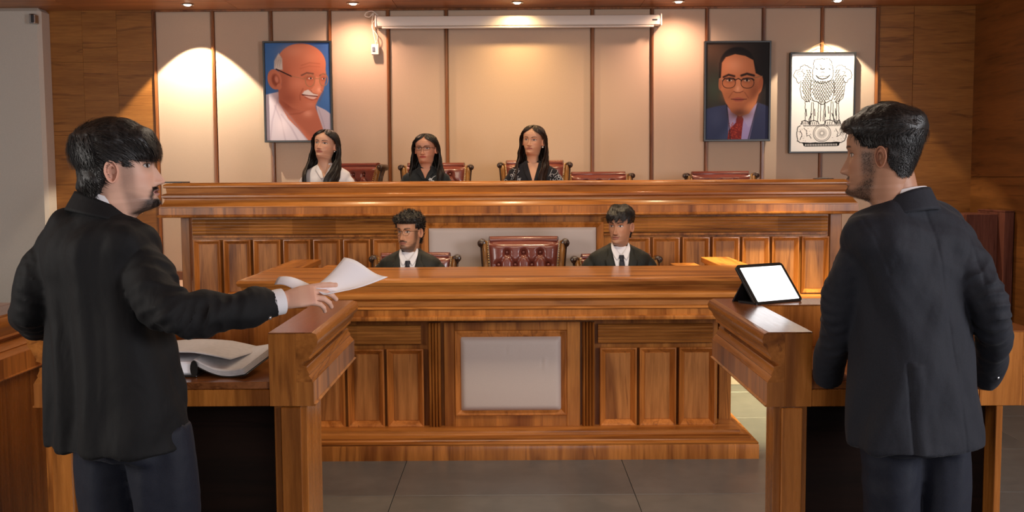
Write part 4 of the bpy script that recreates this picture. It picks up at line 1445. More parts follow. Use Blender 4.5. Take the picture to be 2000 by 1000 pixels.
def stubble(parent, Mh, hs, n, seed, L=0.006, mat=None):
    """short beard hairs on the jaw mask of the last painted head"""
    r = np.random.default_rng(seed)
    z, ph = head_levels(), head_phi()
    X, Y, Z = head_surface(z, ph, 1.0, 0.95, True, 0.003)
    m = BEARD['m']
    cand = np.argwhere(m > 0.15)
    wt = m[cand[:, 0], cand[:, 1]] ** 2
    sel = cand[r.choice(len(cand), n, p=wt / wt.sum())]
    V, Fc = [], []
    for (i, j) in sel:
        p = np.array((X[i, j], Y[i, j], Z[i, j])) + r.normal(0, 0.0008, 3)
        nn = p - np.array((0, -0.012, p[2]))
        nn /= np.linalg.norm(nn)
        d = np.array((0, 0.15, -0.8)) + nn * 0.35 + r.normal(0, 0.22, 3)
        d /= np.linalg.norm(d)
        sd = np.cross(nn, d)
        sd /= np.linalg.norm(sd) + 1e-9
        b = len(V)
        V += [tuple(p - sd * 0.0004), tuple(p + sd * 0.0004), tuple(p + d * L * r.uniform(0.5, 1.2))]
        Fc.append((b, b + 1, b + 2))
    me = bpy.data.meshes.new('beard')
    me.from_pydata(xform(np.array(V) * hs, Mh).tolist(), [], Fc)
    return link('beard', me, parent, mat)


def head_mesh(skin, male=True, beard=0.0, goatee=0.0, moust=0.0, brow=(0.012, 0.009, 0.008), lip=(0.42, 0.17, 0.13), jaw=1.0, nose=1.0, gaze=0.0, mouth_open=0.0):
    z, ph = head_levels(), head_phi()
    X, Y, Z = head_surface(z, ph, jaw, nose, male, 0.003 if male else 0)
    n, m = X.shape
    front = np.clip(Y / 0.02, 0, 1)
    col = np.ones((n, m, 3)) * np.array(skin)
    ns = RNG.normal(0, 1, (n, m))

    def put(mask, c):
        nonlocal col
        mk = np.clip(mask, 0, 1)[..., None]
        col = col * (1 - mk) + np.array(c) * mk
    ax = np.abs(X)
    # warmth on nose, cheeks
    put(0.25 * np.exp(-((ax - 0.042) / 0.02) ** 2 - ((Z + 0.032) / 0.018) ** 2) * front, tuple(np.array(skin) * (1.15, 0.85, 0.80)))
    put(0.25 * np.exp(-(ax / 0.016) ** 2 - ((Z + 0.045) / 0.012) ** 2) * front, tuple(np.array(skin) * (1.12, 0.85, 0.80)))
    put(0.35 * np.exp(-((ax - 0.031) / 0.02) ** 2 - ((Z - 0.0) / 0.014) ** 2) * front, tuple(np.array(skin) * (0.62, 0.55, 0.52)))
    bc = (0.018, 0.014, 0.013)
    if beard:
        line = -0.030 - 0.030 * np.clip((ax - 0.0) / 0.06, 0, 1) * 0 - 0.028 * np.exp(-((ax - 0.030) / 0.022) ** 2)
        side = np.clip((0.02 - Z) / 0.02, 0, 1) * np.clip((ax - 0.050) / 0.016, 0, 1) * np.clip((0.050 - Y) / 0.015, 0, 1)
        low = np.clip((line - 0.030 - Z) / 0.016, 0, 1)
        jawm = np.clip(low + side, 0, 1) * np.clip((Z + 0.150) / 0.02, 0, 1) * np.clip((Y + 0.006 - 0.20 * np.clip(-0.05 - Z, 0, 0.1)) / 0.018, 0, 1)
        BEARD['m'] = jawm.copy()
        jawm = jawm * (1 - 0.9 * np.exp(-(X / 0.020) ** 2 - ((Z + 0.073) / 0.011) ** 2))
        put(jawm * beard * (0.97 + 0.03 * ns), bc)
    if goatee:
        gm = np.exp(-np.maximum(0, (ax - 0.034) / 0.010) ** 2) * np.clip((-0.088 - Z) / 0.006, 0, 1) * np.clip((Z + 0.137) / 0.01, 0, 1) * (Y > 0.01)
        gm = np.maximum(gm, np.exp(-((ax - 0.029) / 0.0065) ** 2) * np.clip((-0.062 - Z) / 0.006, 0, 1) * np.clip((Z + 0.12) / 0.01, 0, 1) * front)
        put(gm * goatee * (0.93 + 0.07 * ns), bc)
    if moust:
        mm = np.exp(-((Z + 0.0615 + 0.10 * ax * ax / 0.03) / 0.0050) ** 4) * np.clip((0.031 - ax) / 0.004, 0, 1) * front
        put(mm * moust * (0.93 + 0.07 * ns), bc)
    # lips
    lm = np.clip(1.2 - ((X / 0.0245) ** 2 + ((Z + 0.0738) / 0.0095) ** 2), 0, 1) * 3 * front
    put(np.clip(lm, 0, 1) * 0.85, lip)
    put(np.exp(-((Z + 0.0738) / (0.0013 + mouth_open * 0.004)) ** 2) * np.clip((0.024 - ax) / 0.004, 0, 1) * front, (0.10, 0.02, 0.018))
    # nostrils
    put(0.85 * np.exp(-((ax - 0.0075) / 0.0038) ** 2 - ((Z + 0.0555) / 0.0022) ** 2) * front, (0.06, 0.02, 0.015))
    # eyes
    for s in (-1, 1):
        dx = X - s * 0.031
        zt_ = Z - 0.0005 - 0.0012 * np.abs(dx) / 0.014
        al = 1.0 - (dx / 0.0145) ** 2 - (zt_ / 0.0056) ** 2
        put(np.clip(al * 6, 0, 1) * front, (0.62, 0.57, 0.54))
        r = np.sqrt((dx - gaze * 0.004) ** 2 + zt_ ** 2)
        put(np.clip((0.0062 - r) / 0.0012, 0, 1) * (al > -0.05) * front, (0.030, 0.014, 0.009))
        up = zt_ - 0.0056 * np.sqrt(np.clip(1 - (dx / 0.0155) ** 2, 0, 1))
        put(np.exp(-(up / 0.0017) ** 2) * (np.abs(dx) < 0.0165) * front * (zt_ > -0.001), (0.012, 0.008, 0.007))
        lo = zt_ + 0.0056 * np.sqrt(np.clip(1 - (dx / 0.0150) ** 2, 0, 1))
        put(0.5 * np.exp(-(lo / 0.0013) ** 2) * (np.abs(dx) < 0.015) * front, (0.08, 0.035, 0.025))
        bx = (X * s - 0.012) / 0.040
        bz = 0.0185 + 0.0065 * np.sin(np.clip(bx, 0, 1) * PI * 0.75)
        th = (0.0052 if male else 0.0038) * (1 - 0.5 * np.clip(bx, 0, 1))
        put(np.exp(-((Z - bz) / th) ** 4) * np.clip(bx / 0.12 + 0.3, 0, 1) * np.clip((1 - bx) / 0.12, 0, 1) * front * (0.9 + 0.1 * ns), brow)
    V = np.stack([X, Y, Z], -1).reshape(-1, 3)
    idx = np.arange(n * m).reshape(n, m)
    a, b = idx[:-1, :], np.roll(idx, -1, 1)[:-1, :]
    c, d = np.roll(idx, -1, 1)[1:, :], idx[1:, :]
    Fc = np.stack([a, d, c, b], -1).reshape(-1, 4)
    Fc = Fc[:, ::-1]
    return V, Fc, col.reshape(-1, 3), (X, Y, Z)


def ear_mesh(side, skin, sc=1.0):
    """dish-shaped ear on the side of the head"""
    V, C = [], []
    nr, na = 14, 36
    for i in range(nr):
        q = i / (nr - 1)
        for j in range(na):
            a = 2 * PI * j / na
            ry_ = 0.0175 * (1 - 0.22 * (math.sin(a) < 0) * abs(math.sin(a)))
            yy = math.cos(a) * ry_
            zz = math.sin(a) * 0.031
            if q < 0.85:
                r = q / 0.85
                out = 0.0105 * math.exp(-((r - 0.93) / 0.13) ** 2) + 0.006 * math.exp(-((r - 0.55) / 0.12) ** 2) * (math.sin(a) > -0.3) - 0.006 * math.exp(-(r / 0.38) ** 2)
                k = r
                dark = 0.55 + 0.45 * min(1, abs(out + 0.004) / 0.010) if r < 0.85 else 1
            else:
                r = (q - 0.85) / 0.15
                out = 0.0105 * (1 - r * r) - 0.012 * r
                k = 1.0 + 0.05 * math.sin(PI * r) - 0.12 * r
                dark = 1
            V.append(((0.004 + out) * 1.0, yy * k - 0.30 * out, zz * k))
            C.append(np.array(skin) * dark * (1.08, 0.95, 0.92))
    V = np.array(V)
    # flare: rear edge stands off the head
    V[:, 0] += np.clip(-V[:, 1] / 0.0175, -1, 1) * 0.006 + 0.002
    V *= sc
    V[:, 0] = side * (0.0695 + V[:, 0])
    V[:, 1] += -0.014
    V[:, 2] += -0.010
    Fc = []
    for i in range(nr - 1):
        for j in range(na):
            a, b = i * na + j, i * na + (j + 1) % na
            f = (a, b, b + na, a + na)
            Fc.append(f if side > 0 else f[::-1])
    return V, np.array(Fc), np.array(C)


def fused(mb, voxel=0.008, it=4, fac=0.6):
    me = mb.mesh('tmp')
    o = bpy.data.objects.new('tmp', me)
    COL.objects.link(o)
    r = o.modifiers.new('r', 'REMESH')
    r.mode = 'VOXEL'
    r.voxel_size = voxel
    if it:
        s = o.modifiers.new('s', 'SMOOTH')
        s.factor = fac
        s.iterations = it
    dg = bpy.context.evaluated_depsgraph_get()
    dg.update()
    out = bpy.data.meshes.new_from_object(o.evaluated_get(dg))
    bpy.data.objects.remove(o)
    bpy.data.meshes.remove(me)
    out.materials.clear()
    return out


def mesh_arrays(me):
    V = np.empty(len(me.vertices) * 3)
    me.vertices.foreach_get('co', V)
    Fc = [tuple(p.vertices) for p in me.polygons]
    return V.reshape(-1, 3), Fc


def set_verts(me, V):
    me.vertices.foreach_set('co', np.asarray(V, float).ravel())
    me.update()


def folds(me, seed, amp=0.003, zs=(0.5, 6), n=9, vert=2.5):
    """soft cloth folds: displaced along the normals by warped waves"""
    r = np.random.default_rng(seed)
    V, _ = mesh_arrays(me)
    N = np.empty(len(V) * 3)
    me.vertex_normals.foreach_get('vector', N)
    N = N.reshape(-1, 3)
    W = V + 0.03 * np.sin(V[:, [1, 2, 0]] * 11 + r.uniform(0, 6, 3))
    d = np.zeros(len(V))
    for i in range(n):
        k = r.normal(0, 1, 3)
        k[2] /= vert
        k = k / np.linalg.norm(k) * r.uniform(30, 95)
        a = np.sin(W @ k + r.uniform(0, 6.3))
        m = 0.5 + 0.5 * np.sin(V @ r.normal(0, 6, 3) + r.uniform(0, 6.3))
        d += np.sign(a) * np.abs(a) ** 1.4 * m ** 2 * (40 / np.linalg.norm(k))
    d *= amp / 1.6
    set_verts(me, V + N * d[:, None])


def limb(mb, pts, n=40, k=40, wr=0.0, seed=0, up=(0, 1, 0.1), flat=1.0, zone=None):
    """pts rows (x, y, z, r); wr = wrinkle amplitude, strongest around zone (0..1)"""
    sp = np.array(smooth_path([tuple(p) for p in pts], k))
    r = np.random.default_rng(seed)
    P = [Vector(p[:3]) for p in sp]
    u = Vector(up)
    V = []
    for i, p in enumerate(P):
        t = (P[min(i + 1, k - 1)] - P[max(i - 1, 0)]).normalized()
        u = (u - t * u.dot(t)).normalized()
        w = t.cross(u)
        s = i / (k - 1)
        z = 1.0 if zone is None else 0.25 + math.exp(-((s - zone) / 0.18) ** 2)
        for j in range(n):
            a = 2 * PI * j / n
            q1 = math.sin(s * 62 + 2.6 * math.sin(a + seed) + seed)
            q2 = math.sin(s * 41 - 3.0 * math.cos(a + seed * 2))
            m = 1 + wr * z * (0.5 * (1 - abs(q1)) ** 1.3 * (1 + math.sin(a * 2 + seed + s * 9)) + 0.45 * (1 - abs(q2)) ** 1.5 * (1 + math.cos(a + s * 13)) - 0.35)
            rad = sp[i][3] * m
            V.append(tuple(p + u * (rad * math.cos(a)) + w * (rad * flat * math.sin(a))))
    Fc = []
    for i in range(k - 1):
        for j in range(n):
            a, b = i * n + j, i * n + (j + 1) % n
            Fc.append((a, b, b + n, a + n))
    Fc.append(tuple(range(n))[::-1])
    Fc.append(tuple((k - 1) * n + j for j in range(n)))
    mb.add(V, Fc)
    return [np.array(P[0]), np.array(P[-1]), (P[-1] - P[-2]).normalized()]


def torso(mb, rings, n=44, k=60, ex=2.5):
    """rings rows (x, y, z, rx, ry, yaw_deg)"""
    sp = smooth_path([tuple(r) for r in rings], k)
    V = []
    for r in sp:
        ya = math.radians(r[5])
        for j in range(n):
            a = 2 * PI * j / n
            c, s = math.cos(a), math.sin(a)
            lx = r[3] * math.copysign(abs(c) ** (2 / ex), c)
            ly = r[4] * math.copysign(abs(s) ** (2 / ex), s)
            V.append((r[0] + lx * math.cos(ya) + ly * math.sin(ya), r[1] - lx * math.sin(ya) + ly * math.cos(ya), r[2]))
    Fc = []
    for i in range(k - 1):
        for j in range(n):
            a, b = i * n + j, i * n + (j + 1) % n
            Fc.append((a, b, b + n, a + n))
    Fc.append(tuple(range(n))[::-1])
    Fc.append(tuple((k - 1) * n + j for j in range(n)))
    mb.add(V, Fc)


def hand_mesh(curls, thumb=(0.5, 0.75, -0.35), spread=1.0, left=False, thumb_bend=0.5):
    """right hand: wrist at origin, fingers +x, back of hand +z, thumb on +y"""
    mb = MB()
    mb.tube([(-0.03, 0, 0), (0.0, 0, 0), (0.02, 0.0, 0.001), (0.05, 0, 0.002), (0.080, 0, 0.001), (0.092, 0, 0)], [(0.021, 0.027), (0.020, 0.028), (0.0175, 0.034), (0.0155, 0.040), (0.0125, 0.040), (0.009, 0.036)], 20, up=(0, 0, 1))
    for i, (by, L) in enumerate(((0.030, 0.072), (0.0105, 0.080), (-0.0095, 0.074), (-0.0285, 0.058))):
        c = curls[i]
        p = Vector((0.086 - 0.004 * abs(i - 1), by, 0))
        a = 0.0
        yaw = (0.10 - 0.075 * i) * spread
        pts = [p - Vector((0.02, 0, 0)), p]
        rr_ = [0.0095, 0.0095]
        for q, (f, kk) in enumerate(((0.45, 0.9), (0.30, 1.15), (0.25, 0.7))):
            a += c * kk
            d = Vector((math.cos(a) * math.cos(yaw), math.sin(yaw) * math.cos(a), -math.sin(a)))
            mid = p + d * (L * f * 0.5)
            p = p + d * (L * f)
            r0 = (0.0088, 0.0082, 0.0070)[q] * (0.88 if i == 3 else 1)
            pts += [mid, p]
            rr_ += [r0 * 0.96, r0 * 1.02]
        pts.append(p + d * 0.004)
        rr_.append(0.0045)
        mb.tube(pts, rr_, 12, up=(0, 1, 0))
    d = Vector(thumb).normalized()
    p0 = Vector((0.018, 0.020, -0.004))
    p1 = p0 + d * 0.042
    d2 = (d * (1 - thumb_bend) + Vector((1, 0.1, -0.3)).normalized() * thumb_bend).normalized()
    p2 = p1 + d2 * 0.032
    d3 = (d2 + Vector((0.3, -0.1, -0.1))).normalized()
    mb.tube([p0 - d * 0.01, p0 + d * 0.02, p1, p1 + d2 * 0.016, p2, p2 + d3 * 0.020, p2 + d3 * 0.027], [0.014, 0.0135, 0.0110, 0.0102, 0.0104, 0.0088, 0.005], 12)
    if left:
        mb.V = [(x, -y, z) for (x, y, z) in mb.V]
        mb.Fc = [f[::-1] for f in mb.Fc]
    return mb


def hand_matrix(pos, xdir, zdir):
    x = Vector(xdir).normalized()
    z = Vector(zdir)
    z = (z - x * z.dot(x)).normalized()
    y = z.cross(x)
    return Matrix(((x.x, y.x, z.x, pos[0]), (x.y, y.y, z.y, pos[1]), (x.z, y.z, z.z, pos[2]), (0, 0, 0, 1)))


def xform(V, Mx):
    V = np.asarray(V)
    R = np.array(Mx)
    return V @ R[:3, :3].T + R[:3, 3]


M['skin'] = vcol_mat('skin', rough=0.48, sss=0.03, spec=0.35, nstr=0.06, nscale=420)
M['hair'] = None


def hair_mat(name, c1=(0.008, 0.007, 0.007), c2=(0.028, 0.024, 0.022), rough=0.42):
    m, nt, bs = new_mat(name)
    n = noise(nt, coords(nt, (1, 1, 0.3)), 160, 3)
    nt.links.new(ramp(nt, n, [(0.35, c1), (0.7, c2)]), bs.inputs['Base Color'])
    bs.inputs['Roughness'].default_value = rough
    bs.inputs['Specular IOR Level'].default_value = 0.35
    bump(nt, bs, n, 0.3, 0.004)
    return m


M['hair'] = hair_mat('black_hair')
M['hair_brown'] = hair_mat('dark_brown_hair', (0.010, 0.006, 0.005), (0.045, 0.024, 0.016))


def body_object(parent, skin, Mh, head_kw, body_mb, hands, headscale=1.0, voxel=0.012):
    """one mesh: head, neck, torso, limbs, hands"""
    parts = []
    V, Fc, C, G = head_mesh(skin, **head_kw)
    parts.append((xform(V * headscale, Mh), [tuple(f) for f in Fc], C))
    for s in (-1, 1):
        Ve, Fe, Ce = ear_mesh(s, skin)
        parts.append((xform(Ve * headscale, Mh), [tuple(f) for f in Fe], Ce))
    me = fused(body_mb, voxel, 3)
    Vb, Fb = mesh_arrays(me)
    parts.append((Vb, Fb, np.ones((len(Vb), 3)) * np.array(skin)))
    bpy.data.meshes.remove(me)
    for (mb, Mx) in hands:
        me = fused(mb, 0.0024, 2, 0.5)
        Vb, Fb = mesh_arrays(me)
        cc = np.ones((len(Vb), 3)) * np.array(skin)
        kn = np.exp(-((Vb[:, 0] - 0.085) / 0.012) ** 2)[:, None] * (Vb[:, 2:3] > 0)
        cc = cc * (1 - kn * np.array((0.06, 0.14, 0.14)))
        parts.append((xform(Vb, Mx), Fb, cc))
        bpy.data.meshes.remove(me)
    AV, AF, AC = [], [], []
    n = 0
    for (V, Fc, C) in parts:
        AV.append(V)
        AC.append(C)
        AF += [tuple(int(i) + n for i in f) for f in Fc]
        n += len(V)
    V, C = np.vstack(AV), np.clip(np.vstack(AC), 0, 1)
    me = bpy.data.meshes.new('body')
    me.from_pydata(V.tolist(), [], AF)
    ca = me.color_attributes.new('Col', 'FLOAT_COLOR', 'POINT')
    ca.data.foreach_set('color', np.hstack([C, np.ones((len(C), 1))]).ravel())
    shade(me, 180)
    return link('body', me, parent, M['skin'])


def short_hair(parent, Mh, hs, line, thick, mat, strands=2500, flow=None, seed=1, lift=0.006, slen=0.03, width=0.0010, curl=0.0, rough_amp=0.004, z_lo=-0.13):
    """hair shell: head surface pushed out by thick(X, Y, Z) above the hairline mask line(X, Y, Z) plus fine strands"""
    r = np.random.default_rng(seed)
    z = np.concatenate([np.linspace(z_lo, 0.09, 75, endpoint=False), 0.1185 - (0.1185 - 0.09) * np.linspace(1, 0, 16) ** 1.6])
    ph = np.linspace(-PI, PI, 141)[:-1]
    k = [np.interp(z, HK[:, 0], HK[:, i]) for i in range(1, 5)]
    X, Y, Z = head_surface(z, ph, 1, 0, True)
    C = np.array([0, -0.012, 0.015])
    P = np.stack([X, Y, Z], -1)
    D = P - C
    D[..., 2] *= 0.75
    D[..., 2] = np.where(Z < 0.0, D[..., 2] * 0.3, D[..., 2])
    N = D / np.linalg.norm(D, axis=-1, keepdims=True)
    m = line(X, Y, Z)
    T = thick(X, Y, Z) * np.clip(m / 0.010, 0, 1) ** 0.5
    nz = np.zeros_like(X)
    for i in range(10):
        kk = r.normal(0, 1, 3) * r.uniform(40, 150)
        nz += np.sin(P @ kk + r.uniform(0, 6.3)) / 3.2
    T = T * (1 + 0.05 * nz) + rough_amp * nz * (m > 0.004) * np.clip(T / 0.012, 0, 1)
    off = 0.0012 + np.maximum(T, 0)
    Q = P + N * np.where(m > 0, off, -0.004)[..., None]
    n_, m_ = X.shape
    idx = np.arange(n_ * m_).reshape(n_, m_)
    a, b = idx[:-1], np.roll(idx, -1, 1)[:-1]
    c, d = np.roll(idx, -1, 1)[1:], idx[1:]
    keep = (m[:-1] > -0.004) | (np.roll(m, -1, 1)[:-1] > -0.004) | (m[1:] > -0.004)
    Fc = np.stack([a, b, c, d], -1)[keep]
    Vs = xform(Q.reshape(-1, 3) * hs, Mh)
    V, F_ = Vs.tolist(), [tuple(int(i) for i in f) for f in Fc]
    # strands
    cand = np.argwhere((m > 0.003) & (T > 0.001))
    wts = np.sqrt(np.maximum(1e-6, 1 - (Z[cand[:, 0], cand[:, 1]] / 0.125) ** 2)) + 0.05
    sel = cand[r.choice(len(cand), strands, p=wts / wts.sum())]
    for (i, j) in sel:
        p = Q[i, j].copy()
        nn = N[i, j]
        f = np.array(flow(*P[i, j])) + r.normal(0, 0.16, 3)
        f = f - nn * (f @ nn)
        f /= (np.linalg.norm(f) + 1e-6)
        if curl:
            f = f * 0.4 + r.normal(0, 1, 3)
            f /= np.linalg.norm(f)
        L = slen * r.uniform(0.6, 1.3) * (1.0 if (Z[i, j] > 0.035 or curl) else 0.5)
        side = np.cross(nn, f)
        side /= (np.linalg.norm(side) + 1e-9)
        pts = []
        lf = lift * r.uniform(0.1, 1.0)
        for s in (0, 0.35, 0.7, 1.0):
            q = p + f * L * s + nn * (lf * math.sin(PI * min(1, s * 0.85)) - 0.0015 - 0.35 * L * s * s * (0 if curl else 0.5))
            if curl:
                q = q + side * (curl * math.sin(s * 6.3)) + nn * (curl * 0.8 * (1 - math.cos(s * 6.3)) * 0.5)
            pts.append(q)
        b0 = len(V)
        w = width * r.uniform(0.7, 1.3)
        for s, q in enumerate(pts):
            ww = w * (1, 1, 0.75, 0.15)[s]
            V += [tuple(xform((q - side * ww) * hs, Mh)), tuple(xform((q + side * ww) * hs, Mh))]
        F_ += [(b0 + 2 * s, b0 + 2 * s + 1, b0 + 2 * s + 3, b0 + 2 * s + 2) for s in range(3)]
    me = bpy.data.meshes.new('hair')
    me.from_pydata(V, [], F_)
    shade(me, 180)
    return link('hair', me, parent, mat)


def long_hair(parent, Mh, hs, levels, mat, seed=2, strands=700, name='hair'):
    """horseshoe curtain of long hair; levels rows (z, W, front, back, open_angle_deg, yshift)"""
    r = np.random.default_rng(seed)
    L = np.array(smooth_path(levels, 70))
    nph = 120
    V, F_ = [], []
    wob = r.uniform(0, 6.3, 6)
    G = np.zeros((len(L), nph, 3))
    for i, (z, W, fr, bk, op, ys) in enumerate(L):
        o = math.radians(max(0.0, op))
        for j in range(nph):
            a = o + (2 * PI - 2 * o) * j / (nph - 1)
            rid = 0.0016 * math.sin(j * 1.9 + 2 * math.sin(z * 22 + wob[0])) + 0.0022 * math.sin(j * 0.83 + wob[1] + z * 9) + 0.002 * math.sin(z * 60 + j * 0.3)
            s, c = math.sin(a), math.cos(a)
            x = (W + rid) * math.copysign(abs(s) ** 0.88, s)
            y = ((fr + rid) if c > 0 else (bk + rid)) * math.copysign(abs(c) ** 0.88, c) + ys
            G[i, j] = (x, y, z)
    idx = lambda i, j: i * nph + j
    inner = G.copy()
    inner[..., 0] *= 0.90
    inner[..., 1] *= 0.92
    V = np.vstack([G.reshape(-1, 3), inner.reshape(-1, 3)])
    nn = len(L) * nph
    for i in range(len(L) - 1):
        for j in range(nph - 1):
            F_.append((idx(i, j), idx(i, j + 1), idx(i + 1, j + 1), idx(i + 1, j)))
            F_.append((nn + idx(i, j), nn + idx(i + 1, j), nn + idx(i + 1, j + 1), nn + idx(i, j + 1)))
        for j in (0, nph - 1):
            F_.append((idx(i, j), idx(i + 1, j), nn + idx(i + 1, j), nn + idx(i, j)))
    V = xform(V * hs, Mh).tolist()
    # loose strands following the curtain
    for q in range(strands):
        j = int(np.clip(abs(r.normal(0, 16)) if q % 2 else r.uniform(0, nph), 0, nph - 2))
        if r.uniform() < 0.5:
            j = nph - 2 - j
        i0 = int(r.uniform(3, len(L) - 22))
        i1 = min(len(L) - 1, i0 + int(r.uniform(14, 40)))
        b0 = len(V)
        dj = r.normal(0, 2.2)
        w = r.uniform(0.0008, 0.0018)
        for s in range(6):
            t = s / 5
            i = int(i0 + (i1 - i0) * t)
            jj = int(np.clip(j + dj * t, 0, nph - 2))
            p = G[i, jj] * np.array((1.02, 1.03, 1)) + np.array((0, 0, -0.012 * t))
            e = G[i, jj + 1] - G[i, jj]
            e /= (np.linalg.norm(e) + 1e-9)
            ww = w * (1 - 0.8 * t * t)
            V += [tuple(xform((p - e * ww) * hs, Mh)), tuple(xform((p + e * ww) * hs, Mh))]
        F_ += [(b0 + 2 * s, b0 + 2 * s + 1, b0 + 2 * s + 3, b0 + 2 * s + 2) for s in range(5)]
    me = bpy.data.meshes.new(name)
    me.from_pydata(V, [], F_)
    shade(me, 180)
    return link(name, me, parent, mat)


def glasses(parent, Mh, hs, mat, rx=0.024, rz=0.018, r=0.0012, y=0.100, z=-0.003, rnd=2.6, browline=False):
    mb = MB()
    for s in (-1, 1):
        pts = []
        for t in np.linspace(0, 2 * PI, 33):
            c, q = math.cos(t), math.sin(t)
            xx = s * 0.031 + rx * math.copysign(abs(c) ** (2 / rnd), c)
            pts.append((xx, y - 0.25 * max(0, abs(xx) - 0.03), z + rz * math.copysign(abs(q) ** (2 / rnd), q)))
        mb.tube(pts, r, 6)
        mb.tube([(s * (0.031 + rx), y - 0.006, z + 0.008), (s * 0.070, y - 0.025, z + 0.009), (s * 0.0765, 0.03, z + 0.008), (s * 0.0765, -0.01, z + 0.004)], r * 1.1, 6)
        if browline:
            mb.tube([p for p in pts[2:15]], r * 1.9, 6)
    mb.tube([(-0.008, y + 0.001, z + 0.006), (0, y + 0.004, z + 0.008), (0.008, y + 0.001, z + 0.006)], r * 1.2, 6)
    mb.V = xform(np.array(mb.V) * hs, Mh).tolist()
    return mb.build('spectacles', mat, parent, angle=180)


def drape(name, me_t, edges, off, mat, parent, Mw=None, nu=10, nv=24, yaw_m=None, thick=0.0):
    """patch between two polylines [(x, z)] (local, front view) laid on the front of a garment; Mw maps local -> world"""
    inv = Mw.inverted()
    V, Fc = me_t
    Vl = xform(V, inv)
    bv = BVHTree.FromPolygons([tuple(v) for v in Vl], Fc)
    L, R = [np.array(smooth_path([tuple(p) for p in e], nv)) for e in edges]
    out = []
    for j in range(nv):
        for i in range(nu):
            t = i / (nu - 1)
            x, z = L[j] * (1 - t) + R[j] * t
            hit = bv.ray_cast(Vector((x, 0.6, z)), Vector((0, -1, 0)))
            y = hit[0].y if hit[0] is not None else 0.0
            out.append([x, y, z])
    out = np.array(out)
    # light smoothing of y
    Yg = out[:, 1].reshape(nv, nu)
    for _ in range(2):
        Yg[1:-1] = (Yg[:-2] + 2 * Yg[1:-1] + Yg[2:]) / 4
    bulge = np.sin(np.linspace(0, PI, nu))[None, :]
    out[:, 1] = (Yg + off + thick * bulge).ravel()
    W = xform(out, Mw)
    mb = MB()
    mb.add(W.tolist(), [(j * nu + i, j * nu + i + 1, (j + 1) * nu + i + 1, (j + 1) * nu + i) for j in range(nv - 1) for i in range(nu - 1)])
    o = mb.build(name, mat, parent, angle=180)
    solid(o, 0.003, 0)
    return o


def collar_band(name, Mw, c, rx, ry, h, flare, mat, parent, open_deg=40, thick=0.004, tilt=0.3, lean=0.0):
    """standing / turned collar: an open ring around the neck, low in front; local coordinates via Mw"""
    n, k = 60, 8
    o = math.radians(open_deg)
    V = []
    for j in range(k):
        v = j / (k - 1)
        for i in range(n):
            a = o + (2 * PI - 2 * o) * i / (n - 1)
            s, cc = math.sin(a), math.cos(a)
            front = (1 + cc) / 2
            roll = flare * (1 - v)
            x = c[0] + (rx + roll) * s
            y = c[1] + (ry + roll) * cc + lean * v
            z = c[2] + h * v * (1 - 0.35 * front) - tilt * front * (0.14)
            V.append((x, y, z))
    mb = MB()
    mb.add(xform(np.array(V), Mw).tolist(), [(j * n + i, j * n + i + 1, (j + 1) * n + i + 1, (j + 1) * n + i) for j in range(k - 1) for i in range(n - 1)])
    ob = mb.build(name, mat, parent, angle=180)
    solid(ob, thick, 1)
    return ob


M['suit_black'] = cloth('black_suit_wool', (0.0042, 0.0042, 0.0050), weave=500, fold=9, fstr=0.40, sheen=0.02, rough=0.74)
M['suit_navy'] = cloth('dark_navy_suit_wool', (0.0125, 0.0140, 0.0205), weave=500, fold=9, fstr=0.35, sheen=0.05, rough=0.78)
M['trouser_navy'] = cloth('navy_trouser_wool', (0.0085, 0.0105, 0.020), weave=500, fold=6, fstr=0.6, sheen=0.04, rough=0.65)
M['suit_green'] = cloth('dark_suit_cloth', (0.014, 0.015, 0.012), weave=400, fold=10, fstr=0.4, sheen=0.08, rough=0.6)
M['shirt_white'] = cloth('white_shirt_cotton', (0.80, 0.78, 0.80), weave=600, fold=9, fstr=0.10, amt=0.03)
M['tie'] = cloth('dark_tie', (0.02, 0.02, 0.03), weave=300, fold=5, fstr=0.1, rough=0.5)
M['shoe'] = plain('black_shoe_leather', (0.012, 0.012, 0.012), 0.3)
M['blouse_black'] = cloth('black_blouse_cloth', (0.014, 0.014, 0.018), weave=400, fold=12, fstr=0.4)
M['kurta'] = cloth('dark_green_kurta_cloth', (0.016, 0.020, 0.022), weave=400, fold=12, fstr=0.4)
M['thread_white'] = plain('white_embroidery_thread', (0.65, 0.66, 0.68), 0.7)
M['pearl'] = plain('pearl_earring', (0.85, 0.80, 0.74), 0.2)
M['orange_thread'] = plain('orange_thread', (0.75, 0.13, 0.04), 0.7)
M['silver'] = plain('silver_button', (0.75, 0.76, 0.78), 0.2, 1.0)
M['specs_dark'] = plain('dark_spectacle_metal', (0.05, 0.03, 0.025), 0.35, 0.6)


def shoe(parent, pos, yaw_deg):
    R = Matrix.Translation(pos) @ rot(yaw_deg)
    mb = MB()
    mb.tube([(0, -0.075, 0.045), (0, -0.05, 0.05), (0, 0.0, 0.055), (0, 0.06, 0.045), (0, 0.12, 0.032), (0, 0.17, 0.022), (0, 0.19, 0.02)],
            [(0.03, 0.03), (0.045, 0.038), (0.05, 0.040), (0.040, 0.044), (0.030, 0.046), (0.020, 0.038), (0.008, 0.02)], 18, up=(0, 0, 1))
    mb.V = [(x, y, max(0.004, z_)) for (x, y, z_) in mb.V]
    mb.V = xform(np.array(mb.V), R).tolist()
    return mb.build('shoe', M['shoe'], parent, angle=60)


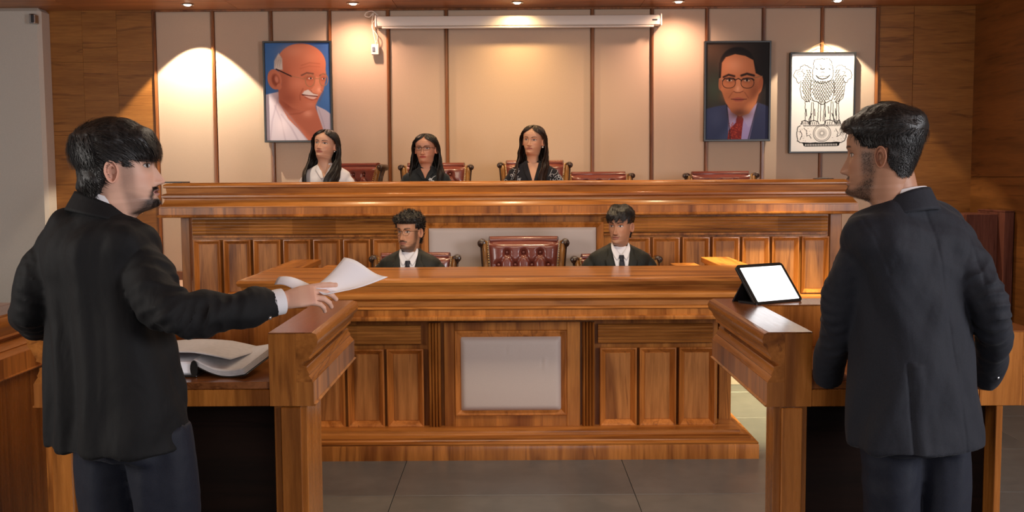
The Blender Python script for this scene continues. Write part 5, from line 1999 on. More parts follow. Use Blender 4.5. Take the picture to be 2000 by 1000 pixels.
def px_rings(rows, Y, psi, k=1.0):
    """rows (py, left px, right px, half depth[, dy]) -> torso rings in world space"""
    out = []
    ps = math.radians(psi)
    for r in rows:
        yy = Y + (r[4] if len(r) > 4 else 0)
        a, b = at(r[1], r[0], yy), at(r[2], r[0], yy)
        h = (b.x - a.x) / 2 * k
        rx = math.sqrt(max(1e-5, h * h - (r[3] * math.sin(ps)) ** 2)) / math.cos(ps)
        out.append(((a.x + b.x) / 2, yy, a.z, rx, r[3], psi))
    return out


def shrink(rings, d):
    return [(r[0], r[1], r[2], max(0.01, r[3] - d), max(0.01, r[4] - d), r[5]) for r in rings]


def A(px, py, Y, r):
    p = at(px, py, Y)
    return (p.x, p.y, p.z, r)


def thin(pts, d):
    return [(p[0], p[1], p[2], max(0.012, p[3] - d)) for p in pts]


# ---------------------------------------------------------------- standing man, left
def man_left():
    Y = 2.80
    base = at(240, 700, Y)
    t = thing('person', 'standing man in black suit with goatee, holding out white papers over the left booth', 'person', (base.x, Y, 0))
    psi = 28
    rings = px_rings([(866, 95, 370, 0.150, 0.0), (830, 93, 366, 0.150), (780, 92, 358, 0.146), (720, 92, 347, 0.140), (660, 93, 335, 0.134), (610, 92, 326, 0.130), (560, 88, 316, 0.132),
                      (510, 80, 310, 0.135), (475, 74, 310, 0.126), (450, 80, 302, 0.108), (432, 98, 282, 0.090), (418, 126, 256, 0.076), (406, 152, 238, 0.064), (398, 164, 230, 0.056)], Y, psi)
    ra = [A(246, 478, 2.80, 0.056), A(272, 514, 2.76, 0.069), A(300, 562, 2.70, 0.068), A(330, 606, 2.66, 0.063), A(368, 618, 2.67, 0.058), A(430, 611, 2.72, 0.053), A(490, 600, 2.78, 0.049), A(538, 591, 2.82, 0.045)]
    la = [A(128, 482, 2.80, 0.050), A(100, 516, 2.80, 0.063), A(75, 560, 2.79, 0.062), A(57, 608, 2.81, 0.056), A(70, 628, 2.88, 0.052), A(110, 634, 2.97, 0.048), A(150, 636, 3.02, 0.044)]
    mb = MB()
    torso(mb, rings)
    e1 = limb(mb, ra, wr=0.20, seed=3, zone=0.55, k=120)
    limb(mb, la, wr=0.16, seed=5, zone=0.55, k=110)
    jm = fused(mb, 0.005, 8, 0.5)
    folds(jm, 4, 0.0085, vert=3, n=14)
    shade(jm, 180)
    jk = link('jacket', jm, t, M['suit_black'])
    # trousers
    hl, hr = at(198, 860, Y), at(318, 860, Y)
    mb = MB()
    torso(mb, [((hl.x + hr.x) / 2, Y, 1.02, 0.125, 0.095, psi), ((hl.x + hr.x) / 2, Y, 0.92, 0.145, 0.11, psi), ((hl.x + hr.x) / 2, Y, 0.82, 0.155, 0.115, psi)], k=14)
    kl, kr = at(205, 1000, Y), at(330, 1000, Y)
    limb(mb, [(hl.x + 0.01, Y + 0.03, 0.90, 0.092), (kl.x, Y + 0.04, 0.70, 0.088), (kl.x + 0.02, Y + 0.05, 0.45, 0.076), (kl.x + 0.03, Y + 0.05, 0.22, 0.068), (kl.x + 0.03, Y + 0.05, 0.045, 0.070)], k=50, wr=0.02, seed=8)
    limb(mb, [(hr.x - 0.01, Y - 0.02, 0.90, 0.096), (kr.x, Y - 0.02, 0.70, 0.092), (kr.x + 0.005, Y - 0.01, 0.45, 0.080), (kr.x + 0.01, Y, 0.22, 0.070), (kr.x + 0.01, Y, 0.045, 0.072)], k=50, wr=0.02, seed=9)
    tm_ = fused(mb, 0.009, 4)
    folds(tm_, 11, 0.005, vert=7)
    shade(tm_, 180)
    link('trousers', tm_, t, M['trouser_navy'])
    shoe(t, (kl.x + 0.03, Y + 0.05, 0), 28)
    shoe(t, (kr.x + 0.01, Y, 0), 50)
    # head, hands, skin body
    hp = at(234, 328, Y)
    hs = 0.985
    Mh = Matrix.Translation(hp) @ rot(74, 4, 0)
    skin = (0.76, 0.45, 0.33)
    bm_ = MB()
    torso(bm_, shrink(rings, 0.03))
    limb(bm_, thin(ra, 0.02))
    limb(bm_, thin(la, 0.02))
    limb(bm_, [(hl.x, Y + 0.03, 0.95, 0.07), (kl.x + 0.02, Y + 0.05, 0.45, 0.05), (kl.x + 0.03, Y + 0.05, 0.07, 0.035)], k=20)
    limb(bm_, [(hr.x, Y - 0.02, 0.95, 0.07), (kr.x + 0.005, Y - 0.01, 0.45, 0.05), (kr.x + 0.01, Y, 0.07, 0.035)], k=20)
    # neck bridging head and trunk
    nk = at(205, 384, Y)
    limb(bm_, [(nk.x + 0.03, Y, nk.z + 0.05, 0.055), (nk.x, Y, nk.z - 0.02, 0.060), (nk.x - 0.005, Y, nk.z - 0.1, 0.07)], k=12)
    w = at(552, 588, 2.83)
    xd = Vector((0.97, 0.10, 0.20))
    H1 = hand_matrix(w, xd, (0.05, -0.62, 0.78))
    H2 = hand_matrix(at(160, 636, 3.03), (0.8, 0.2, -0.3), (0, 0.5, 0.8))
    hk_ = dict(male=True, beard=0.45, goatee=0.97, moust=0.97, lip=(0.62, 0.27, 0.25), mouth_open=0.9, nose=0.97)
    body_object(t, skin, Mh, hk_, bm_, [(hand_mesh((0.16, 0.44, 0.52, 0.58), thumb=(0.75, 0.5, -0.55)), H1), (hand_mesh((0.5, 0.5, 0.5, 0.5), left=True), H2)], hs)

    def line(X, Y_, Z):
        # + inside hair
        front = 0.010 + 0.0 * X
        side = np.where(Y_ > 0.028, front + 0.010 * np.clip((0.075 - Y_) / 0.05, 0, 1), 0.0)
        back = np.where(Y_ < -0.03, -0.100, side)
        lim = np.where(Y_ > 0.028, side, np.where(Y_ > -0.030, 0.022 - 0.02 * (Y_ > 0.010), np.interp(-Y_, [0.030, 0.062], [-0.024, -0.084])))
        ear = np.where((Y_ < 0.004) & (Y_ > -0.032), 0.012, lim)
        return Z - ear

    def thick(X, Y_, Z):
        T = 0.008 + 0.015 * np.clip((Z - 0.01) / 0.07, 0, 1)
        T = T + 0.006 * np.exp(-((Y_ - 0.075) / 0.035) ** 2 - ((Z - 0.035) / 0.04) ** 2)
        T = T + 0.003 * np.clip((-0.04 - Y_) / 0.04, 0, 1) + 0.018 * np.clip((-Y_ - 0.03) / 0.04, 0, 1) * np.clip((0.01 - Z) / 0.05, 0, 1)
        return T
    flow = lambda x, y, z: (0.0, 0.9 if y > -0.05 else 0.1, -0.55 if z < 0.09 else 0.1)
    short_hair(t, Mh, hs, line, thick, M['hair'], 7000, flow, 21, 0.005, 0.036, width=0.0007, rough_amp=0.0012)
    # goatee strands and a few teeth
    r = np.random.default_rng(5)
    V, Fc = [], []
    for q in range(1100):
        if q % 3:
            x, z_ = r.uniform(-0.030, 0.030), r.uniform(-0.130, -0.092)
        else:
            x, z_ = r.uniform(-0.030, 0.030), r.uniform(-0.065, -0.058)
        yf = float(np.interp(z_, HK[:, 0], HK[:, 1]))
        y = -0.012 + (yf + 0.012) * math.sqrt(max(0, 1 - (x / 0.058) ** 2)) + 0.003
        d = np.array((x * 6, 0.35, -0.9 if q % 3 else -0.5)) + r.normal(0, 0.25, 3)
        d /= np.linalg.norm(d)
        p = np.array((x, y, z_))
        e = p + d * r.uniform(0.006, 0.013)
        b0 = len(V)
        V += [tuple(p - (0.0007, 0, 0)), tuple(p + (0.0007, 0, 0)), tuple(e)]
        Fc.append((b0, b0 + 1, b0 + 2))
    me = bpy.data.meshes.new('beard')
    me.from_pydata(xform(np.array(V) * hs, Mh).tolist(), [], Fc)
    link('beard', me, t, M['hair'])
    # collars
    cc = at(204, 392, Y)
    Mc = Matrix.Translation(cc) @ rot(62)
    collar_band('shirt_collar', Mc, (0, 0.002, -0.004), 0.069, 0.072, 0.040, 0.004, M['shirt_white'], t, 22, tilt=0.30, lean=0.006)
    collar_band('jacket_collar', Mc, (0, -0.002, -0.022), 0.073, 0.076, 0.050, 0.024, M['suit_black'], jk, 24, 0.006, tilt=0.36, lean=0.004)
    # shirt cuff, thread, buttons
    d = Vector(e1[2])
    q = Vector(e1[1])
    cf = MB().tube([q - d * 0.03, q + d * 0.012, q + d * 0.021, q + d * 0.022], [0.035, 0.0365, 0.036, 0.030], 28)
    cf.build('shirt_cuff', M['shirt_white'], t, angle=60)
    MB().tube([Vector((0, 0, 0)) + (H1 @ Vector((0.004, 0.0305 * math.cos(a), 0.023 * math.sin(a)))) for a in np.linspace(0, 2 * PI, 25)], 0.0022, 6).build('wrist_thread', M['orange_thread'], t, angle=60)
    for (bx, by) in ((515, 621), (528, 620)):
        p = at(bx, by, 2.78)
        MB().ball((p.x, p.y - 0.006, p.z), (0.0058, 0.004, 0.0058), 10, 6).build('cuff_button', M['silver'], jk)
    return t


# ---------------------------------------------------------------- standing man, right
def man_right():
    Y = 2.80
    base = at(1785, 700, Y)
    t = thing('person', 'standing man in dark navy suit seen from behind, head turned left, at the right booth', 'person', (base.x, Y, 0))
    psi = -24
    rings = px_rings([(864, 1658, 1913, 0.150), (830, 1658, 1910, 0.150), (780, 1660, 1904, 0.145), (720, 1664, 1897, 0.140), (660, 1668, 1888, 0.132), (610, 1668, 1884, 0.130), (560, 1662, 1886, 0.132),
                      (510, 1652, 1896, 0.134), (475, 1640, 1906, 0.124), (448, 1640, 1904, 0.105), (425, 1655, 1886, 0.088), (406, 1688, 1855, 0.074), (388, 1720, 1816, 0.064), (379, 1728, 1804, 0.056)], Y, psi)
    la = [A(1694, 478, 2.80, 0.050), A(1676, 512, 2.80, 0.062), A(1656, 570, 2.82, 0.060), A(1640, 630, 2.86, 0.055), A(1625, 690, 2.94, 0.049), A(1615, 740, 3.00, 0.043)]
    ra = [A(1862, 476, 2.80, 0.052), A(1888, 512, 2.77, 0.062), A(1915, 560, 2.73, 0.060), A(1938, 610, 2.72, 0.053), A(1940, 650, 2.78, 0.047), A(1932, 700, 2.86, 0.044), A(1922, 740, 2.94, 0.041)]
    mb = MB()
    torso(mb, rings)
    limb(mb, la, wr=0.14, seed=13, zone=0.5, k=110)
    e2 = limb(mb, ra, wr=0.18, seed=17, zone=0.5, k=110)
    jm = fused(mb, 0.005, 8, 0.5)
    folds(jm, 24, 0.0075, vert=4, n=14)
    # centre seam groove and vent
    V, Fc = mesh_arrays(jm)
    for p, q, amp in ((at(1786, 392, Y), at(1852, 864, Y), 0.0028), (at(1734, 700, Y), at(1744, 866, Y), 0.005), (at(1665, 430, Y), at(1700, 520, Y), 0.002), (at(1868, 425, Y), at(1886, 540, Y), 0.003)):
        tt = np.clip((V[:, 2] - p.z) / (q.z - p.z), 0, 1)
        cx_ = p.x + (q.x - p.x) * tt
        ok = (V[:, 1] < Y) & (V[:, 2] < p.z + 0.01) & (V[:, 2] > q.z - 0.01)
        V[:, 1] += amp * np.exp(-((V[:, 0] - cx_) / 0.005) ** 2) * ok
        if amp == 0.005:
            V[:, 1] -= 0.006 * np.exp(-((V[:, 0] - cx_ - 0.022) / 0.016) ** 2) * ok
    set_verts(jm, V)
    shade(jm, 180)
    jk = link('jacket', jm, t, M['suit_navy'])
    hl, hr = at(1735, 860, Y), at(1835, 860, Y)
    mb = MB()
    torso(mb, [((hl.x + hr.x) / 2, Y, 1.02, 0.120, 0.095, psi), ((hl.x + hr.x) / 2, Y, 0.92, 0.138, 0.11, psi), ((hl.x + hr.x) / 2, Y, 0.82, 0.148, 0.115, psi)], k=14)
    kl, kr = at(1748, 1000, Y), at(1838, 1000, Y)
    limb(mb, [(hl.x, Y, 0.90, 0.080), (kl.x - 0.01, Y, 0.70, 0.074), (kl.x, Y + 0.02, 0.45, 0.066), (kl.x, Y + 0.02, 0.22, 0.060), (kl.x, Y + 0.02, 0.045, 0.062)], k=50, wr=0.02, seed=28)
    limb(mb, [(hr.x, Y + 0.01, 0.90, 0.078), (kr.x + 0.01, Y, 0.70, 0.070), (kr.x + 0.01, Y, 0.45, 0.064), (kr.x + 0.02, Y, 0.22, 0.060), (kr.x + 0.02, Y, 0.045, 0.062)], k=50, wr=0.02, seed=29)
    tm_ = fused(mb, 0.009, 4)
    folds(tm_, 31, 0.005, vert=7)
    shade(tm_, 180)
    link('trousers', tm_, t, M['trouser_navy'])
    shoe(t, (kl.x, Y + 0.02, 0), -25)
    shoe(t, (kr.x + 0.02, Y, 0), -10)
    hp = at(1721, 301, Y)
    hs = 0.965
    Mh = Matrix.Translation(hp) @ rot(-58, -2, 0)
    skin = (0.40, 0.20, 0.12)
    bm_ = MB()
    torso(bm_, shrink(rings, 0.03))
    limb(bm_, thin(ra, 0.02))
    limb(bm_, thin(la, 0.02))
    limb(bm_, [(hl.x, Y, 0.95, 0.065), (kl.x, Y + 0.02, 0.45, 0.048), (kl.x, Y + 0.02, 0.07, 0.035)], k=20)
    limb(bm_, [(hr.x, Y, 0.95, 0.065), (kr.x, Y, 0.45, 0.048), (kr.x + 0.02, Y, 0.07, 0.035)], k=20)
    nk = at(1748, 366, Y)
    limb(bm_, [(nk.x - 0.015, Y, nk.z + 0.06, 0.056), (nk.x, Y, nk.z - 0.01, 0.060), (nk.x + 0.01, Y, nk.z - 0.1, 0.07)], k=12)
    H1 = hand_matrix((at(1612, 748, 3.04).x, 3.045, 0.995), (0.25, 0.95, -0.28), (0, 0.28, 0.95))
    H2 = hand_matrix(at(1915, 748, 2.98), (-0.25, 0.95, -0.15), (0, 0.15, 0.95))
    body_object(t, skin, Mh, dict(male=True, beard=0.66, moust=0.92, nose=0.95), bm_, [(hand_mesh((0.35, 0.35, 0.4, 0.4), left=True), H1), (hand_mesh((0.5, 0.5, 0.5, 0.5)), H2)], hs)

    stubble(t, Mh, hs, 3800, 77, 0.0045, M['hair'])

    def line(X, Y_, Z):
        lim = np.where(Y_ > 0.05, 0.060, np.where(Y_ > 0.020, 0.040 - 0.02 * (Y_ < 0.035), np.where(Y_ > -0.032, 0.016, np.interp(-Y_, [0.032, 0.060], [-0.030, -0.068]))))
        return Z - lim

    def thick(X, Y_, Z):
        T = 0.003 + 0.006 * np.clip((Z + 0.05) / 0.08, 0, 1) * np.clip((-Y_) / 0.05, 0, 1) + 0.020 * np.clip((Z - 0.030) / 0.055, 0, 1)
        T = T + 0.012 * np.exp(-((Y_ - 0.085) / 0.03) ** 2) * np.clip((Z - 0.045) / 0.02, 0, 1)
        return T
    flow = lambda x, y, z: (0.0, 0.8 if z > 0.05 else -0.1, 0.25 if (y > 0.05) else (-0.6 if z < 0.06 else 0.0))
    short_hair(t, Mh, hs, line, thick, M['hair'], 7500, flow, 33, 0.005, 0.020, width=0.0006, rough_amp=0.002)
    cc = at(1762, 380, Y)
    Mc = Matrix.Translation(cc) @ rot(psi - 10)
    collar_band('shirt_collar', Mc, (0, 0.002, -0.010), 0.068, 0.071, 0.034, 0.004, M['shirt_white'], t, 22, tilt=0.24, lean=0.006)
    collar_band('jacket_collar', Mc, (0, -0.002, -0.036), 0.073, 0.076, 0.058, 0.024, M['suit_navy'], jk, 30, 0.006, tilt=0.40, lean=0.004)
    for (bx, by) in ((1957, 716), (1953, 726), (1949, 736)):
        p = at(bx, by, 2.87)
        MB().ball((p.x - 0.006, p.y - 0.012, p.z), (0.005, 0.005, 0.005), 10, 6).build('cuff_button', M['silver'], jk)
    return t


# ---------------------------------------------------------------- seated figures
def seated(label, px, py, Y, zfloor, psi_h, pitch, roll, psi_b, skin, head_kw, male, garment, hair_fn, hs=1.0, extras=None, sw=0.19, chest=0.165, group=None, sh=0.12):
    """eye point at pixel px, py and depth Y"""
    hp = at(px, py, Y)
    Mh = Matrix.Translation(hp) @ rot(psi_h, pitch, roll)
    t = thing('person', label, 'person', (hp.x, Y, zfloor), group)
    ze = hp.z
    zs = ze - sh                      # top of shoulders by the neck
    cy = -0.035                          # trunk sits a little behind the ears
    Mw = Matrix.Translation((hp.x, Y, 0)) @ rot(psi_b)
    zh = zfloor + 0.52
    d = 0.115 if male else 0.105
    rings = [(0, cy - 0.02, zh, chest * 1.02, 0.12, 0), (0, cy - 0.015, zh + 0.10, chest * 0.98, 0.115, 0), (0, cy - 0.005, zs - 0.33, chest * 0.95, d, 0), (0, cy + 0.005, zs - 0.22, chest * 1.02, d + 0.008, 0),
             (0, cy + 0.004, zs - 0.13, sw * 1.02, d, 0), (0, cy, zs - 0.080, sw * 1.06, d * 0.82, 0), (0, cy, zs - 0.052, sw * 0.90, d * 0.68, 0), (0, cy, zs - 0.026, sw * 0.62, d * 0.60, 0), (0, cy, zs - 0.008, sw * 0.42, d * 0.54, 0), (0, cy, zs + 0.006, sw * 0.34, d * 0.5, 0)]
    ar = 0.058 if male else 0.047
    mb = MB()
    torso(mb, rings, ex=2.35)
    arms = []
    for s in (-1, 1):
        a = [(s * (sw - 0.055), cy, zs - 0.115, ar * 0.80), (s * (sw - 0.008), cy + 0.0, zs - 0.140, ar * 0.98), (s * (sw + 0.022), cy + 0.01, zs - 0.22, ar * 0.94), (s * (sw + 0.03), cy + 0.04, zs - 0.34, ar * 0.86), (s * (sw + 0.01), cy + 0.12, zh + 0.11, ar * 0.78), (s * (sw - 0.06), cy + 0.24, zh + 0.105, ar * 0.68), (s * (sw - 0.09), cy + 0.29, zh + 0.10, ar * 0.62)]
        arms.append(a)
        limb(mb, a, n=18, k=34, wr=0.035, seed=int(px) + s, zone=0.5)
    gm = fused(mb, 0.007, 4, 0.5)
    V, _ = mesh_arrays(gm)
    set_verts(gm, xform(V, Mw))
    folds(gm, int(px), 0.0022)
    shade(gm, 180)
    gname, gmat = garment
    g = link(gname, gm, t, gmat)
    garr = mesh_arrays(gm)
    garr = (garr[0] + np.array(origin_of(g)), garr[1])
    # legs
    mb = MB()
    torso(mb, [(0, cy - 0.04, zfloor + 0.515, 0.15, 0.12, 0), (0, cy, zfloor + 0.60, 0.158, 0.12, 0), (0, cy, zfloor + 0.66, 0.14, 0.10, 0)], k=10)
    for s in (-1, 1):
        limb(mb, [(s * 0.085, cy - 0.02, zfloor + 0.585, 0.075), (s * 0.10, cy + 0.20, zfloor + 0.575, 0.070), (s * 0.11, cy + 0.38, zfloor + 0.56, 0.062), (s * 0.112, cy + 0.42, zfloor + 0.48, 0.058), (s * 0.112, cy + 0.42, zfloor + 0.25, 0.052), (s * 0.112, cy + 0.42, zfloor + 0.06, 0.055)], n=16, k=30)
    lm = fused(mb, 0.012, 3)
    V, _ = mesh_arrays(lm)
    set_verts(lm, xform(V, Mw))
    shade(lm, 180)
    link('trousers', lm, t, M['tie'] if male else M['blouse_black'])
    for s in (-1, 1):
        p = Mw @ Vector((s * 0.112, cy + 0.43, 0))
        shoe(t, (p.x, p.y, zfloor), psi_b)
    # skin body
    bm_ = MB()
    torso(bm_, shrink(rings, 0.028), k=30)
    for a in arms:
        limb(bm_, thin(a, 0.015), n=12, k=16)
    for s in (-1, 1):
        limb(bm_, [(s * 0.09, cy, zfloor + 0.585, 0.05), (s * 0.11, cy + 0.38, zfloor + 0.56, 0.045), (s * 0.112, cy + 0.42, zfloor + 0.30, 0.038), (s * 0.112, cy + 0.42, zfloor + 0.07, 0.032)], n=12, k=20)
    limb(bm_, [(0, cy + 0.01, zs + 0.07, 0.050 if male else 0.043), (0, cy, zs + 0.01, 0.055 if male else 0.047), (0, cy, zs - 0.08, 0.06)], n=16, k=10)
    bm_.V = xform(np.array(bm_.V), Mw).tolist()
    hands = []
    for s, a in zip((-1, 1), arms):
        p = a[-1]
        H = Mw @ hand_matrix((p[0] - s * 0.01, p[1] + 0.02, p[2] - 0.005), (-s * 0.35, 1, -0.25), (0, 0.2, 1))
        hands.append((hand_mesh((0.3, 0.35, 0.4, 0.4), left=(s < 0)), H))
    body_object(t, skin, Mh, head_kw, bm_, hands, hs, 0.014)
    hair_fn(t, Mh, hs)
    if extras:
        extras(t, g, Mw, Mh, garr, zs, cy, hs)
    return t


def suit_extras(tie_on=True, tie_off=0.0):
    def fn(t, g, Mw, Mh, garr, zs, cy, hs):
        gl = M['suit_green']
        drape('shirt_front', garr, ([(-0.010, zs - 0.30), (-0.040, zs - 0.16), (-0.062, zs - 0.055), (-0.056, zs - 0.012)], [(0.010, zs - 0.30), (0.040, zs - 0.16), (0.062, zs - 0.055), (0.056, zs - 0.012)]), 0.004, M['shirt_white'], t, Mw, 12, 24)
        for s in (-1, 1):
            drape('lapel', garr, ([(s * 0.012, zs - 0.30), (s * 0.030, zs - 0.19), (s * 0.050, zs - 0.09), (s * 0.060, zs - 0.020), (s * 0.055, zs + 0.0)], [(s * 0.020, zs - 0.29), (s * 0.085, zs - 0.17), (s * 0.108, zs - 0.105), (s * 0.088, zs - 0.075), (s * 0.085, zs - 0.030)]), 0.010, gl, g, Mw, 6, 26, thick=0.003)
            # shirt collar leaf
            drape('shirt_collar', garr, ([(s * 0.004, zs - 0.062), (s * 0.018, zs - 0.045), (s * 0.042, zs - 0.012), (s * 0.052, zs + 0.012)], [(s * 0.030, zs - 0.098), (s * 0.046, zs - 0.075), (s * 0.060, zs - 0.035), (s * 0.060, zs + 0.0)]), 0.013, M['shirt_white'], t, Mw, 5, 12)
        drape('tie', garr, ([(-0.022, zs - 0.29), (-0.024, zs - 0.20), (-0.016, zs - 0.110), (-0.011, zs - 0.096)], [(0.022, zs - 0.29), (0.024, zs - 0.20), (0.016, zs - 0.110), (0.011, zs - 0.096)]), 0.011, M['tie'], t, Mw, 7, 20, thick=0.004)
        drape('tie_knot', garr, ([(-0.011, zs - 0.102), (-0.016, zs - 0.078), (-0.014, zs - 0.066)], [(0.011, zs - 0.102), (0.016, zs - 0.078), (0.014, zs - 0.066)]), 0.016, M['tie'], t, Mw, 6, 8, thick=0.006)
        collar_band('shirt_collar', Mw @ Matrix.Translation((0, cy, zs)), (0, 0.008, -0.012), 0.056, 0.060, 0.045, 0.004, M['shirt_white'], t, 18, tilt=0.35, lean=0.004)
        collar_band('jacket_collar', Mw @ Matrix.Translation((0, cy, zs)), (0, 0.0, -0.020), 0.066, 0.068, 0.034, 0.016, gl, g, 50, 0.005, tilt=0.4)
    return fn


def hair_curly(t, Mh, hs):
    def line(X, Y_, Z):
        return Z - np.where(Y_ > 0.035, 0.052, np.where(Y_ > 0.01, 0.020, np.where(Y_ > -0.034, 0.012, -0.080)))

    def thick(X, Y_, Z):
        return 0.007 + 0.012 * np.clip((Z - 0.02) / 0.06, 0, 1) + 0.008 * np.exp(-((Y_ - 0.08) / 0.03) ** 2)
    short_hair(t, Mh, hs, line, thick, M['hair'], 3800, lambda x, y, z: (x * 5, y * 2, -0.2), 41, 0.010, 0.015, width=0.0013, curl=0.005, rough_amp=0.004)


def hair_tousled(t, Mh, hs):
    def line(X, Y_, Z):
        return Z - np.where(Y_ > 0.035, 0.040 + 0.010 * np.sin(X * 160), np.where(Y_ > 0.01, 0.016, np.where(Y_ > -0.034, 0.014, -0.080)))

    def thick(X, Y_, Z):
        return 0.005 + 0.016 * np.clip((Z - 0.02) / 0.06, 0, 1) + 0.008 * np.exp(-((Y_ - 0.08) / 0.03) ** 2)
    short_hair(t, Mh, hs, line, thick, M['hair'], 3000, lambda x, y, z: (x * 4, 0.9, -0.3), 43, 0.006, 0.026, rough_amp=0.004)


clerk_group = None
seated('young man in dark suit with curly hair, moustache and round spectacles behind the clerks desk', 799, 452, 6.66, 0.0, 203, 0, 0, 184, (0.52, 0.27, 0.155),
       dict(male=True, beard=0.72, moust=0.95, gaze=0.4), True, ('jacket', M['suit_green']), hair_curly, np.array((0.96, 1.0, 0.98)),
       lambda *a: (suit_extras()(*a), glasses(a[0], a[3], a[7], M['specs_dark'], rx=0.023, rz=0.020, r=0.0011, rnd=2.2)))
seated('young man in dark suit with tousled hair and faint moustache behind the clerks desk', 1211, 441, 6.66, 0.0, 205, 0, 0, 178, (0.50, 0.26, 0.155),
       dict(male=True, beard=0.18, moust=0.45, gaze=0.6, jaw=0.92), True, ('jacket', M['suit_green']), hair_tousled, np.array((0.96, 1.0, 1.0)), suit_extras())


def curtain(kind):
    lv = [(0.137, 0.004, 0.004, 0.004, 0, -0.012), (0.131, 0.034, 0.030, 0.036, 0, -0.012), (0.118, 0.056, 0.056, 0.066, 3, -0.012), (0.098, 0.074, 0.080, 0.088, 6, -0.012), (0.074, 0.086, 0.098, 0.100, 24, -0.012),
          (0.045, 0.096, 0.104, 0.108, 55, -0.012), (0.010, 0.101, 0.100, 0.110, 76, -0.012), (-0.030, 0.105, 0.090, 0.108, 84, -0.014), (-0.070, 0.109, 0.080, 0.104, 82, -0.018), (-0.110, 0.114, 0.074, 0.100, 72, -0.024)]
    if kind == 1:
        lv += [(-0.160, 0.122, 0.080, 0.088, 50, -0.03), (-0.220, 0.134, 0.120, 0.09, 42, -0.035), (-0.290, 0.138, 0.155, 0.09, 32, -0.035), (-0.380, 0.115, 0.165, 0.09, 36, -0.035)]
    elif kind == 2:
        lv += [(-0.160, 0.122, 0.078, 0.092, 56, -0.03), (-0.220, 0.138, 0.110, 0.10, 50, -0.035), (-0.290, 0.135, 0.140, 0.10, 48, -0.035), (-0.380, 0.130, 0.150, 0.10, 50, -0.035)]
    else:
        lv += [(-0.160, 0.116, 0.078, 0.092, 54, -0.03), (-0.220, 0.132, 0.115, 0.10, 46, -0.035), (-0.290, 0.128, 0.150, 0.10, 42, -0.035), (-0.380, 0.135, 0.160, 0.10, 44, -0.035)]
    return lv


def earring(t, Mh, hs, side, r=0.006):
    p = Mh @ Vector(tuple(np.array((side * 0.078, -0.006, -0.050)) * hs))
    MB().ball(p, r, 12, 8).build('earring', M['pearl'], t)


def neckline(t, g, Mw, Mh, garr, zs, cy, hs, skin, depth=0.15, half=0.05, mat=None, coll=None, skin_mat=None):
    m = plain('neck_skin', skin, 0.5) if skin_mat is None else skin_mat
    drape('neckline', garr, ([(-0.003, zs - depth), (-half * 0.6, zs - depth * 0.5), (-half, zs - 0.01)], [(0.003, zs - depth), (half * 0.6, zs - depth * 0.5), (half, zs - 0.01)]), 0.003, m, t, Mw, 10, 16)
    for s in (-1, 1):
        drape('collar', garr, ([(s * 0.000, zs - depth - 0.008), (s * half * 0.55, zs - depth * 0.5), (s * half * 0.98, zs - 0.02), (s * half * 0.95, zs + 0.012)], [(s * 0.022, zs - depth - 0.012), (s * (half * 0.6 + 0.034), zs - depth * 0.62), (s * (half + 0.028), zs - 0.050), (s * (half + 0.012), zs - 0.004)]), 0.008, coll or g.data.materials[0], g, Mw, 5, 16, thick=0.002)


def squiggles(name, garr, Mw, regions, n, mat, parent, seed, size=0.02, r_=0.0016):
    rr = random.Random(seed)
    inv = Mw.inverted()
    bv = BVHTree.FromPolygons([tuple(v) for v in xform(garr[0], inv)], garr[1])
    mb = MB()
    for q in range(n):
        x0, x1, z0, z1 = rr.choice(regions)
        x, z_ = rr.uniform(x0, x1), rr.uniform(z0, z1)
        a, pts = rr.uniform(0, 6.28), []
        k = rr.uniform(-0.9, 0.9)
        for s in range(9):
            hit = bv.ray_cast(Vector((x, 0.6, z_)), Vector((0, -1, 0)))
            if hit[0] is not None:
                pts.append(Mw @ (hit[0] + Vector((0, 0.002, 0))))
            x += math.cos(a) * size * 0.3
            z_ += math.sin(a) * size * 0.3
            a += k
        if len(pts) > 4 and max((pts[i] - pts[i + 1]).length for i in range(len(pts) - 1)) < 0.05:
            mb.tube(pts, r_, 4)
    o = mb.build(name, mat, parent, angle=180)
    o['kind'] = 'stuff'
    return o


s1 = (0.60, 0.34, 0.23)
seated('woman with long black hair in a white shirt looking up, leftmost at the judges bench', 635, 283, 8.26, 0.652, 196, 10, -5, 182, s1, dict(male=False, gaze=0.3, jaw=0.90, nose=0.9, lip=(0.46, 0.15, 0.12)), False,
       ('shirt', M['shirt_white']), lambda t, Mh, hs: long_hair(t, Mh, hs, curtain(1), M['hair'], 51), np.array((1.13, 1.0, 0.94)),
       lambda *a: (neckline(*a, skin=s1, depth=0.11, half=0.046), earring(a[0], a[3], a[7], -1, 0.005)), sw=0.180, chest=0.150, sh=0.150)
s2 = (0.55, 0.28, 0.18)
seated('woman with straight dark hair and rectangular spectacles in a dark green kurta', 831, 291, 8.26, 0.652, 190, 2, 0, 180, s2, dict(male=False, gaze=0.2, jaw=0.93, nose=0.95, lip=(0.48, 0.10, 0.08)), False,
       ('kurta', M['kurta']), lambda t, Mh, hs: long_hair(t, Mh, hs, curtain(2), M['hair'], 52), np.array((1.08, 1.0, 0.92)),
       lambda *a: (neckline(*a, skin=s2, depth=0.09, half=0.040), glasses(a[0], a[3], a[7], M['specs_dark'], rx=0.025, rz=0.015, r=0.0013, rnd=4.5, browline=True),
                   squiggles('embroidery', a[4], a[2], [(-0.03, -0.07, a[5] - 0.19, a[5] - 0.08)], 16, M['thread_white'], a[1], 4, 0.024, 0.0018)), sw=0.180, chest=0.155, sh=0.145)
s3 = (0.62, 0.34, 0.21)
